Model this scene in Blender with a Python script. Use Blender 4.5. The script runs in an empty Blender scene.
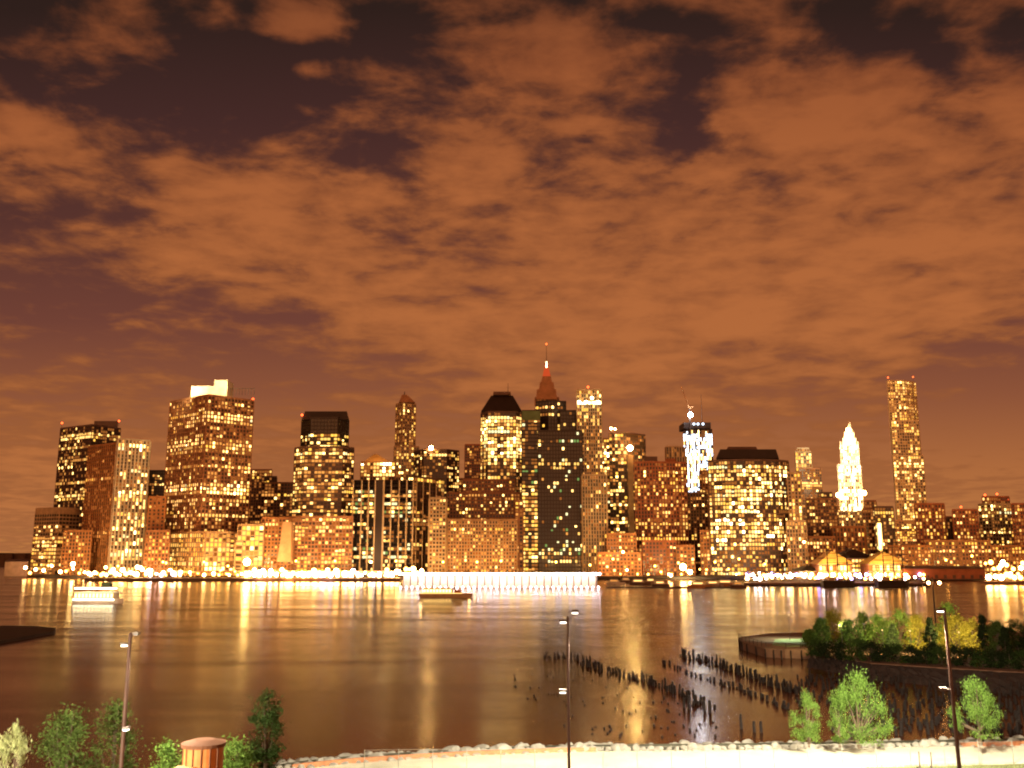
import bpy, bmesh, math, random
from mathutils import Vector, Matrix
random.seed(7)
S = bpy.context.scene
COL = S.collection
# ------------------------------------------------------------------ camera
F = 950.0
CAMZ = 20.0
PITCH = math.atan((556 - 384) / F)
cam_d = bpy.data.cameras.new('camera'); cam = bpy.data.objects.new('camera', cam_d); COL.objects.link(cam)
cam_d.sensor_width = 36.0; cam_d.lens = F * 36.0 / 1024.0
cam_d.clip_start = 0.5; cam_d.clip_end = 60000
cam.location = (0, 0, CAMZ); cam.rotation_euler = (math.pi / 2 + PITCH, 0, 0)
S.camera = cam
S.render.engine = 'CYCLES'
S.cycles.use_denoising = True
S.cycles.max_bounces = 4; S.cycles.diffuse_bounces = 2; S.cycles.glossy_bounces = 3
S.cycles.caustics_reflective = False; S.cycles.caustics_refractive = False
S.cycles.sample_clamp_indirect = 12
S.cycles.pixel_filter_type = 'BLACKMAN_HARRIS'; S.cycles.filter_width = 2.05
S.view_settings.view_transform = 'Standard'; S.view_settings.look = 'None'
S.view_settings.exposure = 0.0; S.view_settings.gamma = 1.0

def ray(px, py):
    a = (px - 512) / F; b = (384 - py) / F
    c, s = math.cos(PITCH), math.sin(PITCH)
    return Vector((a, c - b * s, s + b * c))
def at(px, py, z=0.0):          # the point of the plane at height z seen at a pixel
    d = ray(px, py); t = (z - CAMZ) / d.z
    return Vector((d.x * t, d.y * t, z))
def dep(px, py, Y):             # the point at distance Y seen at a pixel
    d = ray(px, py); t = Y / d.y
    return Vector((d.x * t, Y, CAMZ + d.z * t))

# ------------------------------------------------------------------ sky (night clouds lit by the city)
W = bpy.data.worlds.new('World'); S.world = W; W.use_nodes = True
nt = W.node_tree; N = nt.nodes; L = nt.links; N.clear()
class NB:
    def __init__(s, nt): s.nt = nt
    def v(s, node, i, val):
        if hasattr(val, 'is_linked') or isinstance(val, bpy.types.NodeSocket): s.nt.links.new(val, node.inputs[i])
        else: node.inputs[i].default_value = val
    def m(s, op, a, b=0.0, c=None, clamp=False):
        n = s.nt.nodes.new('ShaderNodeMath'); n.operation = op; n.use_clamp = clamp
        s.v(n, 0, a); s.v(n, 1, b)
        if c is not None: s.v(n, 2, c)
        return n.outputs[0]
    def comb(s, x, y, z):
        n = s.nt.nodes.new('ShaderNodeCombineXYZ'); s.v(n, 0, x); s.v(n, 1, y); s.v(n, 2, z); return n.outputs[0]
    def noise(s, vec, scale, detail=6, rough=.55, dist=0.0):
        n = s.nt.nodes.new('ShaderNodeTexNoise'); s.v(n, 'Vector', vec)
        n.inputs['Scale'].default_value = scale; n.inputs['Detail'].default_value = detail
        n.inputs['Roughness'].default_value = rough; n.inputs['Distortion'].default_value = dist
        return n.outputs['Fac']
    def ramp(s, fac, stops, interp='LINEAR'):
        n = s.nt.nodes.new('ShaderNodeValToRGB'); s.v(n, 0, fac); cr = n.color_ramp; cr.interpolation = interp
        while len(cr.elements) > 1: cr.elements.remove(cr.elements[0])
        cr.elements[0].position = stops[0][0]; cr.elements[0].color = (*stops[0][1], 1)
        for p, c in stops[1:]:
            e = cr.elements.new(p); e.color = (*c, 1)
        return n.outputs[0]
    def mix(s, f, a, b):
        n = s.nt.nodes.new('ShaderNodeMix'); n.data_type = 'RGBA'
        s.v(n, 0, f); s.v(n, 6, a); s.v(n, 7, b); return n.outputs[2]
    def smooth(s, x, lo, hi):
        n = s.nt.nodes.new('ShaderNodeMapRange'); n.interpolation_type = 'SMOOTHSTEP'; s.v(n, 0, x)
        n.inputs[1].default_value = lo; n.inputs[2].default_value = hi; return n.outputs[0]
def build_sky():
    b = NB(nt)
    tc = N.new('ShaderNodeTexCoord'); sep = N.new('ShaderNodeSeparateXYZ'); L.new(tc.outputs['Generated'], sep.inputs[0])
    x, y, z = sep.outputs
    zc = b.m('MAXIMUM', z, 0.0); zz = b.m('ADD', zc, 0.10)
    cx = b.m('DIVIDE', x, zz); cy = b.m('DIVIDE', y, zz)
    p = b.comb(cx, cy, 0.37)
    n1 = b.noise(p, 1.35, 5, .5, .25)
    n2 = b.noise(b.comb(b.m('ADD', cx, 11.3), cy, 2.1), 5.2, 10, .56, .25)
    n3 = b.noise(b.comb(b.m('ADD', cx, 4.7), b.m('MULTIPLY', cy, 1.15), 5.3), 9.5, 6, .55, .15)
    w3 = b.m('MULTIPLY', b.smooth(z, .12, .42), .24)
    n = b.m('ADD', b.m('ADD', b.m('MULTIPLY', n1, .26), b.m('MULTIPLY', n2, .50)), b.m('MULTIPLY', n3, w3))
    n = b.m('ADD', n, b.m('MULTIPLY', b.m('SUBTRACT', .24, w3), .5))
    ay = b.m('MAXIMUM', b.m('ABSOLUTE', y), .25)
    u = b.m('DIVIDE', x, ay); v = b.m('DIVIDE', z, ay)
    bias = None
    blobs = [(230, 90, 190, 65, -.12), (690, 105, 34, 75, -.12), (930, 30, 100, 36, -.11), (60, 235, 110, 50, -.07),
             (120, 320, 190, 42, -.10), (300, 370, 150, 25, -.06), (740, 245, 420, 120, .095), (985, 405, 100, 55, -.20),
             (620, 335, 330, 50, .11), (310, 20, 34, 20, .20), (470, 158, 60, 26, .14), (20, 130, 55, 26, .15),
             (810, 110, 110, 50, .12), (560, 70, 90, 45, .09), (740, 352, 90, 12, -.10), (250, 250, 120, 60, .06),
             (380, 10, 60, 40, -.1), (300, 70, 28, 12, .14), (640, 20, 90, 14, -.08), (20, 480, 200, 60, .12)]
    for (px, py, rx, ry, amt) in blobs:
        d = ray(px, py); u0 = d.x / d.y; v0 = d.z / d.y
        e = ray(px + rx, py); f = ray(px, py - ry)
        ru = abs(e.x / e.y - u0); rv = abs(f.z / f.y - v0)
        a = b.m('DIVIDE', b.m('SUBTRACT', u, u0), ru); c = b.m('DIVIDE', b.m('SUBTRACT', v, v0), rv)
        q = b.m('ADD', b.m('MULTIPLY', a, a), b.m('MULTIPLY', c, c))
        g = b.m('MULTIPLY', b.m('POWER', 2.718, b.m('MULTIPLY', q, -1.0)), amt)
        bias = g if bias is None else b.m('ADD', bias, g)
    t = b.m('ADD', n, bias)
    mask = b.smooth(t, .435, .568)
    thick = b.smooth(b.m('ADD', t, b.m('MULTIPLY', b.m('SUBTRACT', n3, .5), w3)), .48, .70)
    clear = b.ramp(v, [(0.0, (.52, .195, .055)), (.09, (.42, .145, .046)), (.17, (.27, .088, .040)), (.25, (.165, .053, .035)), (.36, (.100, .034, .026)), (.48, (.060, .023, .020)), (.62, (.028, .014, .011))])
    cloud = b.ramp(v, [(0.0, (.46, .165, .055)), (.12, (.43, .142, .044)), (.28, (.43, .135, .042)), (.42, (.39, .118, .038)), (.55, (.31, .088, .030)), (.64, (.22, .064, .024))])
    dim = b.mix(thick, (0.72, .71, .76, 1), (1.08, 1.08, 1.02, 1))
    mul = N.new('ShaderNodeMix'); mul.data_type = 'RGBA'; mul.blend_type = 'MULTIPLY'; mul.inputs[0].default_value = 1
    L.new(cloud, mul.inputs[6]); L.new(dim, mul.inputs[7])
    col = b.mix(b.m('MULTIPLY', mask, .95), clear, mul.outputs[2])
    # unseen glow added low behind the camera to light the facades facing it
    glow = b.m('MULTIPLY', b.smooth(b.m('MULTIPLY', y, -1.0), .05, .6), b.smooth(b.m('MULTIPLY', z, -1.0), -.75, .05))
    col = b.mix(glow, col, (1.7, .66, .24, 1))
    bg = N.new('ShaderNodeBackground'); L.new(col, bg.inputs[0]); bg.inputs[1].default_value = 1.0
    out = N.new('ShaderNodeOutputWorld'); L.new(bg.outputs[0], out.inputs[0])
build_sky()

# ------------------------------------------------------------------ materials
MATS = {}
def mat(name, col, rough=.8, metal=0.0, var=.25, scale=.15, spec=.4, bump=0.0, bscale=1.0, trans=0.0):
    if name in MATS: return MATS[name]
    m = bpy.data.materials.new(name); m.use_nodes = True; t = m.node_tree; b = NB(t)
    bs = t.nodes['Principled BSDF']
    geo = t.nodes.new('ShaderNodeTexCoord')
    fac = b.noise(geo.outputs['Object'], scale, 5, .6)
    lo = tuple(c * (1 - var) for c in col); hi = tuple(min(1, c * (1 + var)) for c in col)
    c = b.ramp(fac, [(.3, lo), (.7, hi)])
    t.links.new(c, bs.inputs['Base Color'])
    bs.inputs['Roughness'].default_value = rough; bs.inputs['Metallic'].default_value = metal
    bs.inputs['Specular IOR Level'].default_value = spec
    if bump:
        bn = t.nodes.new('ShaderNodeBump'); bn.inputs['Strength'].default_value = bump; bn.inputs['Distance'].default_value = .1
        t.links.new(b.noise(geo.outputs['Object'], bscale, 4, .6), bn.inputs['Height']); t.links.new(bn.outputs[0], bs.inputs['Normal'])
    MATS[name] = m; return m
def emat(name, col, strength=1.0, sample=False):
    if name in MATS: return MATS[name]
    m = bpy.data.materials.new(name); m.use_nodes = True; t = m.node_tree; t.nodes.clear()
    e = t.nodes.new('ShaderNodeEmission'); e.inputs[0].default_value = (*col, 1); e.inputs[1].default_value = strength
    o = t.nodes.new('ShaderNodeOutputMaterial'); t.links.new(e.outputs[0], o.inputs[0])
    m.cycles.emission_sampling = 'FRONT' if sample else 'NONE'
    MATS[name] = m; return m
PAL = [emat('window_dim_orange', (1, .32, .06), .40), emat('window_orange', (1, .40, .08), 1.1), emat('window_yellow', (1, .55, .12), 1.7),
       emat('window_warm_white', (1, .56, .16), 3.0), emat('window_hot', (1, .60, .17), 6.5), emat('window_green_white', (1, .92, .45), 1.6),
       emat('window_blue_white', (.72, .86, 1.0), 5.0), emat('window_gold', (1, .50, .07), 1.9), emat('window_white', (1, .74, .34), 12.0),
       emat('window_green', (.6, 1, .25), .38), emat('window_red', (1, .12, .03), 1.0)]
PRE = {'warm': [3, 4, 5, 3, 1, 0, 0, 2, 0, 0, 0], 'hot': [1, 2, 4, 5, 3, 1, 0, 2, 1, 0, 0], 'dim': [6, 4, 2, 1, 0, 0, 0, 1, 0, 0, 0],
       'green': [2, 2, 4, 3, 1, 5, 0, 1, 0, 2, 0], 'blue': [0, 0, 0, 1, 1, 0, 6, 0, 2, 0, 0], 'white': [0, 0, 0, 2, 5, 0, 0, 0, 6, 0, 0],
       'red': [5, 3, 1, 1, 0, 0, 0, 0, 0, 0, 2], 'gold': [2, 4, 5, 2, 1, 0, 0, 5, 0, 0, 0]}
GLASS = mat('dark_glass', (.035, .022, .014), .28, spec=.6, var=.5, scale=.03)
WALLS = {'brown': mat('brown_stone', (.36, .17, .085)), 'tan': mat('tan_stone', (.48, .31, .17)), 'pale': mat('pale_stone', (.52, .40, .25)),
         'dark': mat('dark_metal', (.12, .062, .042), .5), 'red': mat('red_brick', (.38, .125, .055)), 'grey': mat('grey_concrete', (.34, .25, .18)),
         'black': mat('black_metal', (.028, .015, .011), .5), 'orange': mat('orange_brick', (.42, .185, .07)), 'steel': mat('steel_panel', (.42, .34, .26), .4, .3),
         'green': mat('green_copper', (.10, .14, .06), .7), 'white': mat('white_terracotta', (.70, .62, .48))}
STEEL = mat('painted_steel', (.10, .07, .055), .5, .2)
BLACK = WALLS['black']
RED_LAMP = emat('red_beacon', (1, .10, .02), 7)
L_WHITE = emat('lamp_white', (1, .52, .16), 70, True)
L_COOL = emat('lamp_cool', (1, .72, .62), 40, True)
L_ORANGE = emat('lamp_orange', (1, .38, .06), 26, True)
L_VIOLET = emat('lamp_violet', (.45, .35, 1.0), 24, True)
L_FLOOD = emat('lamp_flood', (1, .60, .18), 110, True)
L_STAR = emat('lamp_star', (.85, .9, 1.0), 170, True)

# ------------------------------------------------------------------ mesh helpers
class MB:
    def __init__(s): s.v = []; s.f = []; s.mi = []
    def face(s, pts, mi=0):
        i = len(s.v); s.v += [tuple(p) for p in pts]; s.f.append(tuple(range(i, i + len(pts)))); s.mi.append(mi)
    def hexa(s, p, mi=0):        # p: 4 bottom, 4 top
        i = len(s.v); s.v += [tuple(q) for q in p]
        for q in ((3, 2, 1, 0), (4, 5, 6, 7), (0, 1, 5, 4), (1, 2, 6, 5), (2, 3, 7, 6), (3, 0, 4, 7)):
            s.f.append(tuple(i + k for k in q)); s.mi.append(mi)
    def box(s, x0, x1, y0, y1, z0, z1, mi=0):
        s.hexa([(x0, y0, z0), (x1, y0, z0), (x1, y1, z0), (x0, y1, z0), (x0, y0, z1), (x1, y0, z1), (x1, y1, z1), (x0, y1, z1)], mi)
    def slab(s, A, e, n, s0, s1, d0, d1, z0, z1, mi=0):
        def P(a, d, z): return (A.x + e.x * a + n.x * d, A.y + e.y * a + n.y * d, z)
        s.hexa([P(s0, d1, z0), P(s1, d1, z0), P(s1, d0, z0), P(s0, d0, z0), P(s0, d1, z1), P(s1, d1, z1), P(s1, d0, z1), P(s0, d0, z1)], mi)
    def prism(s, pts, z0, z1, mi=0, top=None):
        n = len(pts); i = len(s.v); tp = top or pts
        s.v += [(p[0], p[1], z0) for p in pts] + [(p[0], p[1], z1) for p in tp]
        s.f.append(tuple(range(i + n - 1, i - 1, -1))); s.mi.append(mi)
        s.f.append(tuple(range(i + n, i + 2 * n))); s.mi.append(mi)
        for k in range(n):
            j = (k + 1) % n; s.f.append((i + k, i + j, i + n + j, i + n + k)); s.mi.append(mi)
    def tube(s, a, b, r0, r1=None, seg=8, mi=0, cap=True):
        r1 = r0 if r1 is None else r1
        a = Vector(a); b = Vector(b); d = (b - a).normalized()
        h = Vector((0, 0, 1)) if abs(d.z) < .9 else Vector((1, 0, 0))
        p = d.cross(h).normalized(); q = d.cross(p)
        i = len(s.v)
        for c, r in ((a, r0), (b, r1)):
            for k in range(seg):
                t = 2 * math.pi * k / seg; s.v.append(tuple(c + p * (r * math.cos(t)) + q * (r * math.sin(t))))
        for k in range(seg):
            j = (k + 1) % seg; s.f.append((i + k, i + j, i + seg + j, i + seg + k)); s.mi.append(mi)
        if cap:
            s.f.append(tuple(range(i, i + seg))); s.mi.append(mi); s.f.append(tuple(range(i + 2 * seg - 1, i + seg - 1, -1))); s.mi.append(mi)
    def ball(s, c, r, mi=0, seg=8, rings=5, sz=1.0):
        pts = []
        for j in range(1, rings):
            ph = math.pi * j / rings
            pts.append([(c[0] + r * math.sin(ph) * math.cos(2 * math.pi * k / seg), c[1] + r * math.sin(ph) * math.sin(2 * math.pi * k / seg), c[2] + sz * r * math.cos(ph)) for k in range(seg)])
        t = (c[0], c[1], c[2] + r * sz); bt = (c[0], c[1], c[2] - r * sz)
        for k in range(seg):
            j = (k + 1) % seg
            s.face([t, pts[0][k], pts[0][j]], mi); s.face([bt, pts[-1][j], pts[-1][k]], mi)
            for a in range(len(pts) - 1): s.face([pts[a][k], pts[a + 1][k], pts[a + 1][j], pts[a][j]], mi)
    def mesh(s, name, mats, org=(0, 0, 0), fix=True):
        me = bpy.data.meshes.new(name)
        me.from_pydata([(x - org[0], y - org[1], z - org[2]) for x, y, z in s.v], [], s.f)
        for m in (mats if isinstance(mats, (list, tuple)) else [mats]): me.materials.append(m)
        if len(me.materials) > 1: me.polygons.foreach_set('material_index', s.mi)
        if fix and len(s.f) < 20000:
            bm = bmesh.new(); bm.from_mesh(me); bmesh.ops.recalc_face_normals(bm, faces=bm.faces); bm.to_mesh(me); bm.free()
        me.update(); return me
def link(name, data, parent=None, loc=(0, 0, 0)):
    o = bpy.data.objects.new(name, data); COL.objects.link(o)
    if parent is not None: o.parent = parent
    o.location = loc; return o
def tag(o, label=None, cat=None, group=None, kind=None):
    if label: o['label'] = label
    if cat: o['category'] = cat
    if group: o['group'] = group
    if kind: o['kind'] = kind
    return o
def empty(name, loc, label, cat, group=None, rz=0):
    o = link(name, None, None, loc); o.rotation_euler = (0, 0, rz); o.empty_display_size = 1
    return tag(o, label, cat, group)
def part(name, mb, mats, root, world=True, fix=True, kind=None):
    """mb in world coordinates when world, else in the root's own"""
    org = root.location if (world and root is not None) else (0, 0, 0)
    if world and root is not None and root.parent is not None: org = root['_o'] if '_o' in root else root.location
    o = link(name, mb.mesh(name, mats, org, fix), root)
    if kind: o['kind'] = kind
    return o
def copytree(o, parent=None):
    c = o.copy(); COL.objects.link(c); c.parent = parent
    for ch in o.children: copytree(ch, c)
    return c

# ------------------------------------------------------------------ setting: water, ground
def build_water():
    m = bpy.data.materials.new('river_water'); m.use_nodes = True; t = m.node_tree; b = NB(t)
    bs = t.nodes['Principled BSDF']; bs.inputs['Base Color'].default_value = (.085, .026, .006, 1)
    bs.inputs['IOR'].default_value = 1.33
    tc = t.nodes.new('ShaderNodeTexCoord'); mp = t.nodes.new('ShaderNodeMapping'); t.links.new(tc.outputs['Object'], mp.inputs[0])
    mp.inputs['Scale'].default_value = (.010, .05, 1)
    big = b.noise(mp.outputs[0], 1.0, 4, .6, .3)
    r = b.m('ADD', b.m('MULTIPLY', b.smooth(big, .35, .68), .07), .175)
    t.links.new(r, bs.inputs['Roughness'])
    mp2 = t.nodes.new('ShaderNodeMapping'); t.links.new(tc.outputs['Object'], mp2.inputs[0]); mp2.inputs['Scale'].default_value = (.25, .8, 1)
    h = b.noise(mp2.outputs[0], 1.0, 5, .6, .4)
    bn = t.nodes.new('ShaderNodeBump'); bn.inputs['Strength'].default_value = .022; bn.inputs['Distance'].default_value = .22
    t.links.new(h, bn.inputs['Height']); t.links.new(bn.outputs[0], bs.inputs['Normal'])
    mb = MB(); mb.face([(-9000, 40, 0), (9000, 40, 0), (9000, 12000, 0), (-9000, 12000, 0)])
    o = link('water', mb.mesh('water', m)); tag(o, kind='structure')
build_water()
ASPH = mat('dark_ground', (.05, .04, .035), .9, scale=.05)
def shore_y(px): return 1
# near bank: land on the camera's side
bank = [(-60, 790), (60, 785), (200, 777), (262, 767), (300, 761), (350, 756), (400, 752.5), (470, 748.5), (560, 745), (650, 744), (760, 743), (860, 741.5), (960, 739.5), (1010, 738.5), (1100, 736)]
ZB = 1.6
bank_w = [at(px, py, ZB) for px, py in bank]
def ground_piece():
    mb = MB()
    pts = [(-260, 0), (260, 0)] + [(260, bank_w[-1].y + 8)] + [(p.x, p.y) for p in reversed(bank_w)] + [(-260, bank_w[0].y - 4)]
    mb.prism(pts, -1.5, ZB)
    g = mat('near_ground', (.075, .068, .04), .95, scale=.3, var=.4)
    tag(link('ground', mb.mesh('ground', g)), kind='structure')
    mb = MB(); off = lambda p, d: (p.x * (p.y - d) / p.y, p.y - d)
    ins = [p for p in bank_w[3:]]
    pts = [off(p, 3.6) for p in ins] + [off(p, 12.2 if i > 1 else 6) for i, p in reversed(list(enumerate(ins)))]
    # the near edge curves with the bank; grass strip starts at right
    mb.prism(pts, ZB - .1, ZB + .06)
    c = mat('path_concrete', (.66, .60, .44), .85, scale=.25, var=.16, bump=.2, bscale=4)
    tag(link('path', mb.mesh('path', c)), kind='structure')
ground_piece()
def far_land():
    mb = MB()
    # Manhattan-like far bank: its quay edge
    edge = [dep(36, 570, 905), dep(60, 570, 885), dep(140, 570, 860), dep(260, 570, 835), dep(420, 570, 822), dep(620, 570, 822), dep(760, 570, 830), dep(900, 570, 850), dep(1100, 570, 880), dep(1500, 570, 930)]
    pts = [(p.x, p.y) for p in edge] + [(7000, 1300), (7000, 7000), (-2600, 7000), (-1500, 2600), (edge[0].x - 60, 1500)]
    mb.prism(pts, -2, 2.4)
    tag(link('city_ground', mb.mesh('city_ground', ASPH)), kind='structure')
    # low far shore at the left edge
    mb = MB(); y0 = 1900
    a = dep(-260, 560, y0); b_ = dep(38, 560, y0)
    n = 40; prev = None
    for k in range(n):
        x0 = a.x + (b_.x - a.x) * k / n; x1 = a.x + (b_.x - a.x) * (k + 1) / n
        h = 20 + 7 * random.random() + (4 if k % 7 == 0 else 0)
        mb.box(x0, x1 + .2, y0 + random.random() * 20, y0 + 300, -1, h)
    tag(link('hills', mb.mesh('hills', mat('far_hill', (.10, .05, .03)))), kind='structure')
far_land()

# ------------------------------------------------------------------ buildings
QUAD = []
for i, m in enumerate(PAL):
    q = MB(); q.face([(0, 0, 0), (1, 0, 0), (1, 0, 1), (0, 0, 1)]); QUAD.append(q.mesh('lit_window', m, fix=False))

def chain_pts(xs, ytop, Y, dys):
    pts = []
    for k, x in enumerate(xs):
        pts.append(dep(x, ytop, Y + dys[k]))
    return pts
def block(root, xs, ytop, Y, dys=None, depth=38, zb=2.4, z1=None, cw=3.4, fh=3.9, pf=.28, sf=.32, wall='brown', lit=.35, bands=(), rows=.12, pre='warm',
          out=.55, faces=None, store=None, parapet=1.5, ref=None, win_h=1.0, top_blank=0, colvar=.4, glass=None, dimw=True):
    """one volume of a building: glazed core, frame of piers and spandrels, lit windows. xs are read at picture height ref (or ytop)"""
    n = len(xs)
    if dys is None:
        if n == 3:
            wl = (xs[1] - xs[0]) * Y / F; wr = (xs[2] - xs[1]) * Y / F
            tn = min(1.4, max(.18, wr / max(wl, 1)))
            dys = [wl * tn, 0, wr / tn if wr / tn < 60 else 60]
        else: dys = [0] * n
    pts = chain_pts(xs, ref if ref is not None else ytop, Y, dys)
    if z1 is None: z1 = dep(xs[n // 2], ytop, Y + dys[n // 2]).z
    if n == 3: back = [pts[0] + pts[2] - pts[1]]
    else: back = [p * ((p.y + depth) / p.y) for p in reversed(pts)]
    loop = [(p.x, p.y) for p in pts] + [(p.x, p.y) for p in back]
    core = store['core']; fr = store['frame']; wins = store['wins']
    wi = store['walls'].setdefault(wall, len(store['walls']))
    core.prism(loop, zb - .5, z1 - .6)
    # solid top
    cx = sum(p[0] for p in loop) / len(loop); cy = sum(p[1] for p in loop) / len(loop)
    big = [(cx + (x - cx) * 1.012, cy + (y - cy) * 1.012) for x, y in loop]
    fr.prism(big, z1 - parapet, z1, wi)
    cw *= .80; fh *= .86; pf *= .82; sf *= .84
    H = z1 - parapet - zb; nr = max(1, int(round(H / fh))); ch = H / nr
    full = [random.random() < rows * 1.5 for _ in range(nr)]; rowb = [random.uniform(.55, 1.4) for _ in range(nr)]
    closed = pts + back
    segs = list(range(n - 1))
    for k in range(len(closed)):
        A = closed[k]; B = closed[(k + 1) % len(closed)]
        e = Vector((B.x - A.x, B.y - A.y, 0)); w = e.length
        if w < 1: continue
        e.normalize(); nrm = Vector((e.y, -e.x, 0))
        front = k < n - 1
        nc = max(1, int(round(w / cw))); c = w / nc
        o = out
        # piers
        if front or w > 8:
            step = 1 if front else 2
            for i in range(0, nc + 1, step):
                hw = c * pf / 2
                a0 = max(0, i * c - hw); a1 = min(w, i * c + hw)
                if pf > 0: fr.slab(A, e, nrm, a0, a1, -.3, o, zb, z1 - parapet - .02, wi)
            for j in range(0, nr + 1, step):
                if sf > 0:
                    zz0 = zb + j * ch - ch * sf / 2; zz1 = zb + j * ch + ch * sf / 2
                    zz0 = max(zz0, zb); zz1 = min(zz1, z1 - parapet - .05)
                    if zz1 > zz0: fr.slab(A, e, nrm, 0.02, w - .02, -.25, o * .7, zz0, zz1, wi)
        if not front: continue
        litk = lit if not isinstance(lit, (list, tuple)) else lit[k]
        prek = pre if isinstance(pre, str) else pre[k]
        colb = [random.uniform(1 - colvar, 1 + colvar) for _ in range(nc)]
        weights = PRE[prek]
        ang = math.atan2(e.y, e.x)
        state = 0
        for j in range(nr):
            fz = 1 - (j + .5) / nr
            if j >= nr - top_blank: continue
            p = litk * .88 * rowb[j]; pp = weights
            if full[j]: p = max(p, .82)
            for bd in bands:
                if bd[0] <= fz <= bd[1]:
                    if len(bd) > 4 and bd[4] != k: continue
                    p = bd[2]
                    if len(bd) > 3 and bd[3]: pp = PRE[bd[3]]
            rc = random.choices(range(11), pp)[0]
            for i in range(nc):
                q0 = random.random()
                if q0 < p * colb[i] or (dimw and q0 < p * colb[i] + .22):
                    mi = (rc if random.random() < .45 else random.choices(range(11), pp)[0]) if q0 < p * colb[i] else 0
                    hw = c * pf / 2; w0 = i * c + hw + .05; w1 = (i + 1) * c - hw - .05
                    q = A + e * w0 + nrm * .06; z0 = zb + j * ch + ch * sf / 2 + .03; hh = (ch * (1 - sf) - .06) * (win_h if win_h == 1 else random.uniform(win_h, 1))
                    if random.random() < .15: hh *= .6
                    wins.append((q.x, q.y, z0, ang, w1 - w0, hh, mi, e.x, e.y))
    return pts, z1, back
NLEAF = [0]
def finish(root, store, maxw=100):
    ro = root.location
    if store['core'].f: part('glazing', store['core'], store.get('glass') or GLASS, root)
    if store['frame'].f: part('wall', store['frame'], [WALLS[w] for w in store['walls']], root)
    wins = store['wins']
    wins.sort(key=lambda w: -(w[4] * w[5] * (3 if w[6] in (4, 6, 8) else 1)))
    rest = MB()
    for k, w in enumerate(wins):
        x, y, z, ang, ww, hh, mi, ex, ey = w
        if k < maxw:
            o = link('window', QUAD[mi], root, (x - ro.x, y - ro.y, z - ro.z)); o.rotation_euler = (0, 0, ang); o.scale = (ww, 1, hh)
            NLEAF[0] += 1
        else:
            rest.face([(x, y, z), (x + ex * ww, y + ey * ww, z), (x + ex * ww, y + ey * ww, z + hh), (x, y, z + hh)], mi)
    if rest.f: part('windows', rest, PAL, root, fix=False, kind='stuff')
def newstore(): return {'core': MB(), 'frame': MB(), 'wins': [], 'walls': {}}
def roofbox(store, pts, back, z, sx0, sx1, h, wall, mb=None, s0=.2, s1=.8):
    """a plant room on the roof between fractions of the front"""
    a = pts[0]; b = pts[-1]; A = a.lerp(b, sx0); B = a.lerp(b, sx1)
    bk = (Vector((back[0].x, back[0].y, 0)) + Vector((back[-1].x, back[-1].y, 0))) / 2
    wi = store['walls'].setdefault(wall, len(store['walls'])) if mb is None else 0
    m = mb or store['frame']
    m.prism([(A.x * (A.y + 8) / A.y, A.y + 8), (B.x * (B.y + 8) / B.y, B.y + 8), (B.x * (B.y + 26) / B.y, B.y + 26), (A.x * (A.y + 26) / A.y, A.y + 26)], z - .4, z + h, wi)
def building(name, label, cat, blocks, group=None, maxw=100, extra=None, beacons=()):
    b0 = blocks[0]
    mid = b0[0][len(b0[0]) // 2]
    base = dep(mid, b0[1], b0[2]); root = empty(name, (base.x, base.y, 2.4), label, cat, group)
    st = newstore(); info = []
    for bl in blocks:
        kw = dict(bl[3]) if len(bl) > 3 else {}
        rb = kw.pop('roof', ()); 
        r = block(root, bl[0], bl[1], bl[2], store=st, **kw); info.append(r)
        for (s0, s1, h, wl) in rb: roofbox(st, r[0], r[2], r[1], s0, s1, h, wl)
    if extra: extra(root, st, info)
    finish(root, st, maxw)
    for (px, py, Y) in beacons:
        p = dep(px, py, Y); mb = MB(); mb.ball(p, 1.0); mb.tube((p.x, p.y, p.z - 6), (p.x, p.y, p.z - .8), .2, mi=1)
        part('beacon', mb, [RED_LAMP, STEEL], root)
    return root
def frustum(px0, px1, pyb, qx0, qx1, pyt, Y, dep_m=30, dys=0):
    a = dep(px0, pyb, Y); b_ = dep(px1, pyb, Y); c = dep(qx0, pyt, Y); d = dep(qx1, pyt, Y)
    w = b_.x - a.x; wt = d.x - c.x; cy = Y + dep_m / 2; hd = dep_m / 2; ht = hd * wt / w
    k = (cy + hd) / (cy - hd); k2 = (cy + ht) / (cy - ht); xm = (a.x + b_.x) / 2 * (k - 1) / 2; bx = (b_.x - a.x) / 2; mid = (a.x + b_.x) / 2
    bot = [(a.x, cy - hd), (b_.x, cy - hd), (mid * k + bx, cy + hd), (mid * k - bx, cy + hd)]
    cxm = (c.x + d.x) / 2
    f0 = (cy - ht) / Y; f1 = (cy + ht) / Y; tx = (d.x - c.x) / 2
    top = [(cxm * f0 - tx, cy - ht), (cxm * f0 + tx, cy - ht), (cxm * f1 + tx, cy + ht), (cxm * f1 - tx, cy + ht)]
    return bot, top, a.z, c.z
def add_frustum(mb, *a, mi=0, **k):
    bot, top, z0, z1 = frustum(*a, **k); mb.prism(bot, z0 - .3, z1, mi, top)
def mast(root, px, py0, py1, Y, r=.5, name='antenna', m=None, lamp=False):
    a = dep(px, py0, Y); b_ = dep(px, py1, Y); mb = MB(); mb.tube((a.x, Y, a.z - 1), (a.x, Y, b_.z), r, r * .35, 6)
    if lamp: mb.ball((a.x, Y, b_.z + .6), 1.0, 1)
    part(name, mb, [m or STEEL, RED_LAMP], root)

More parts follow.
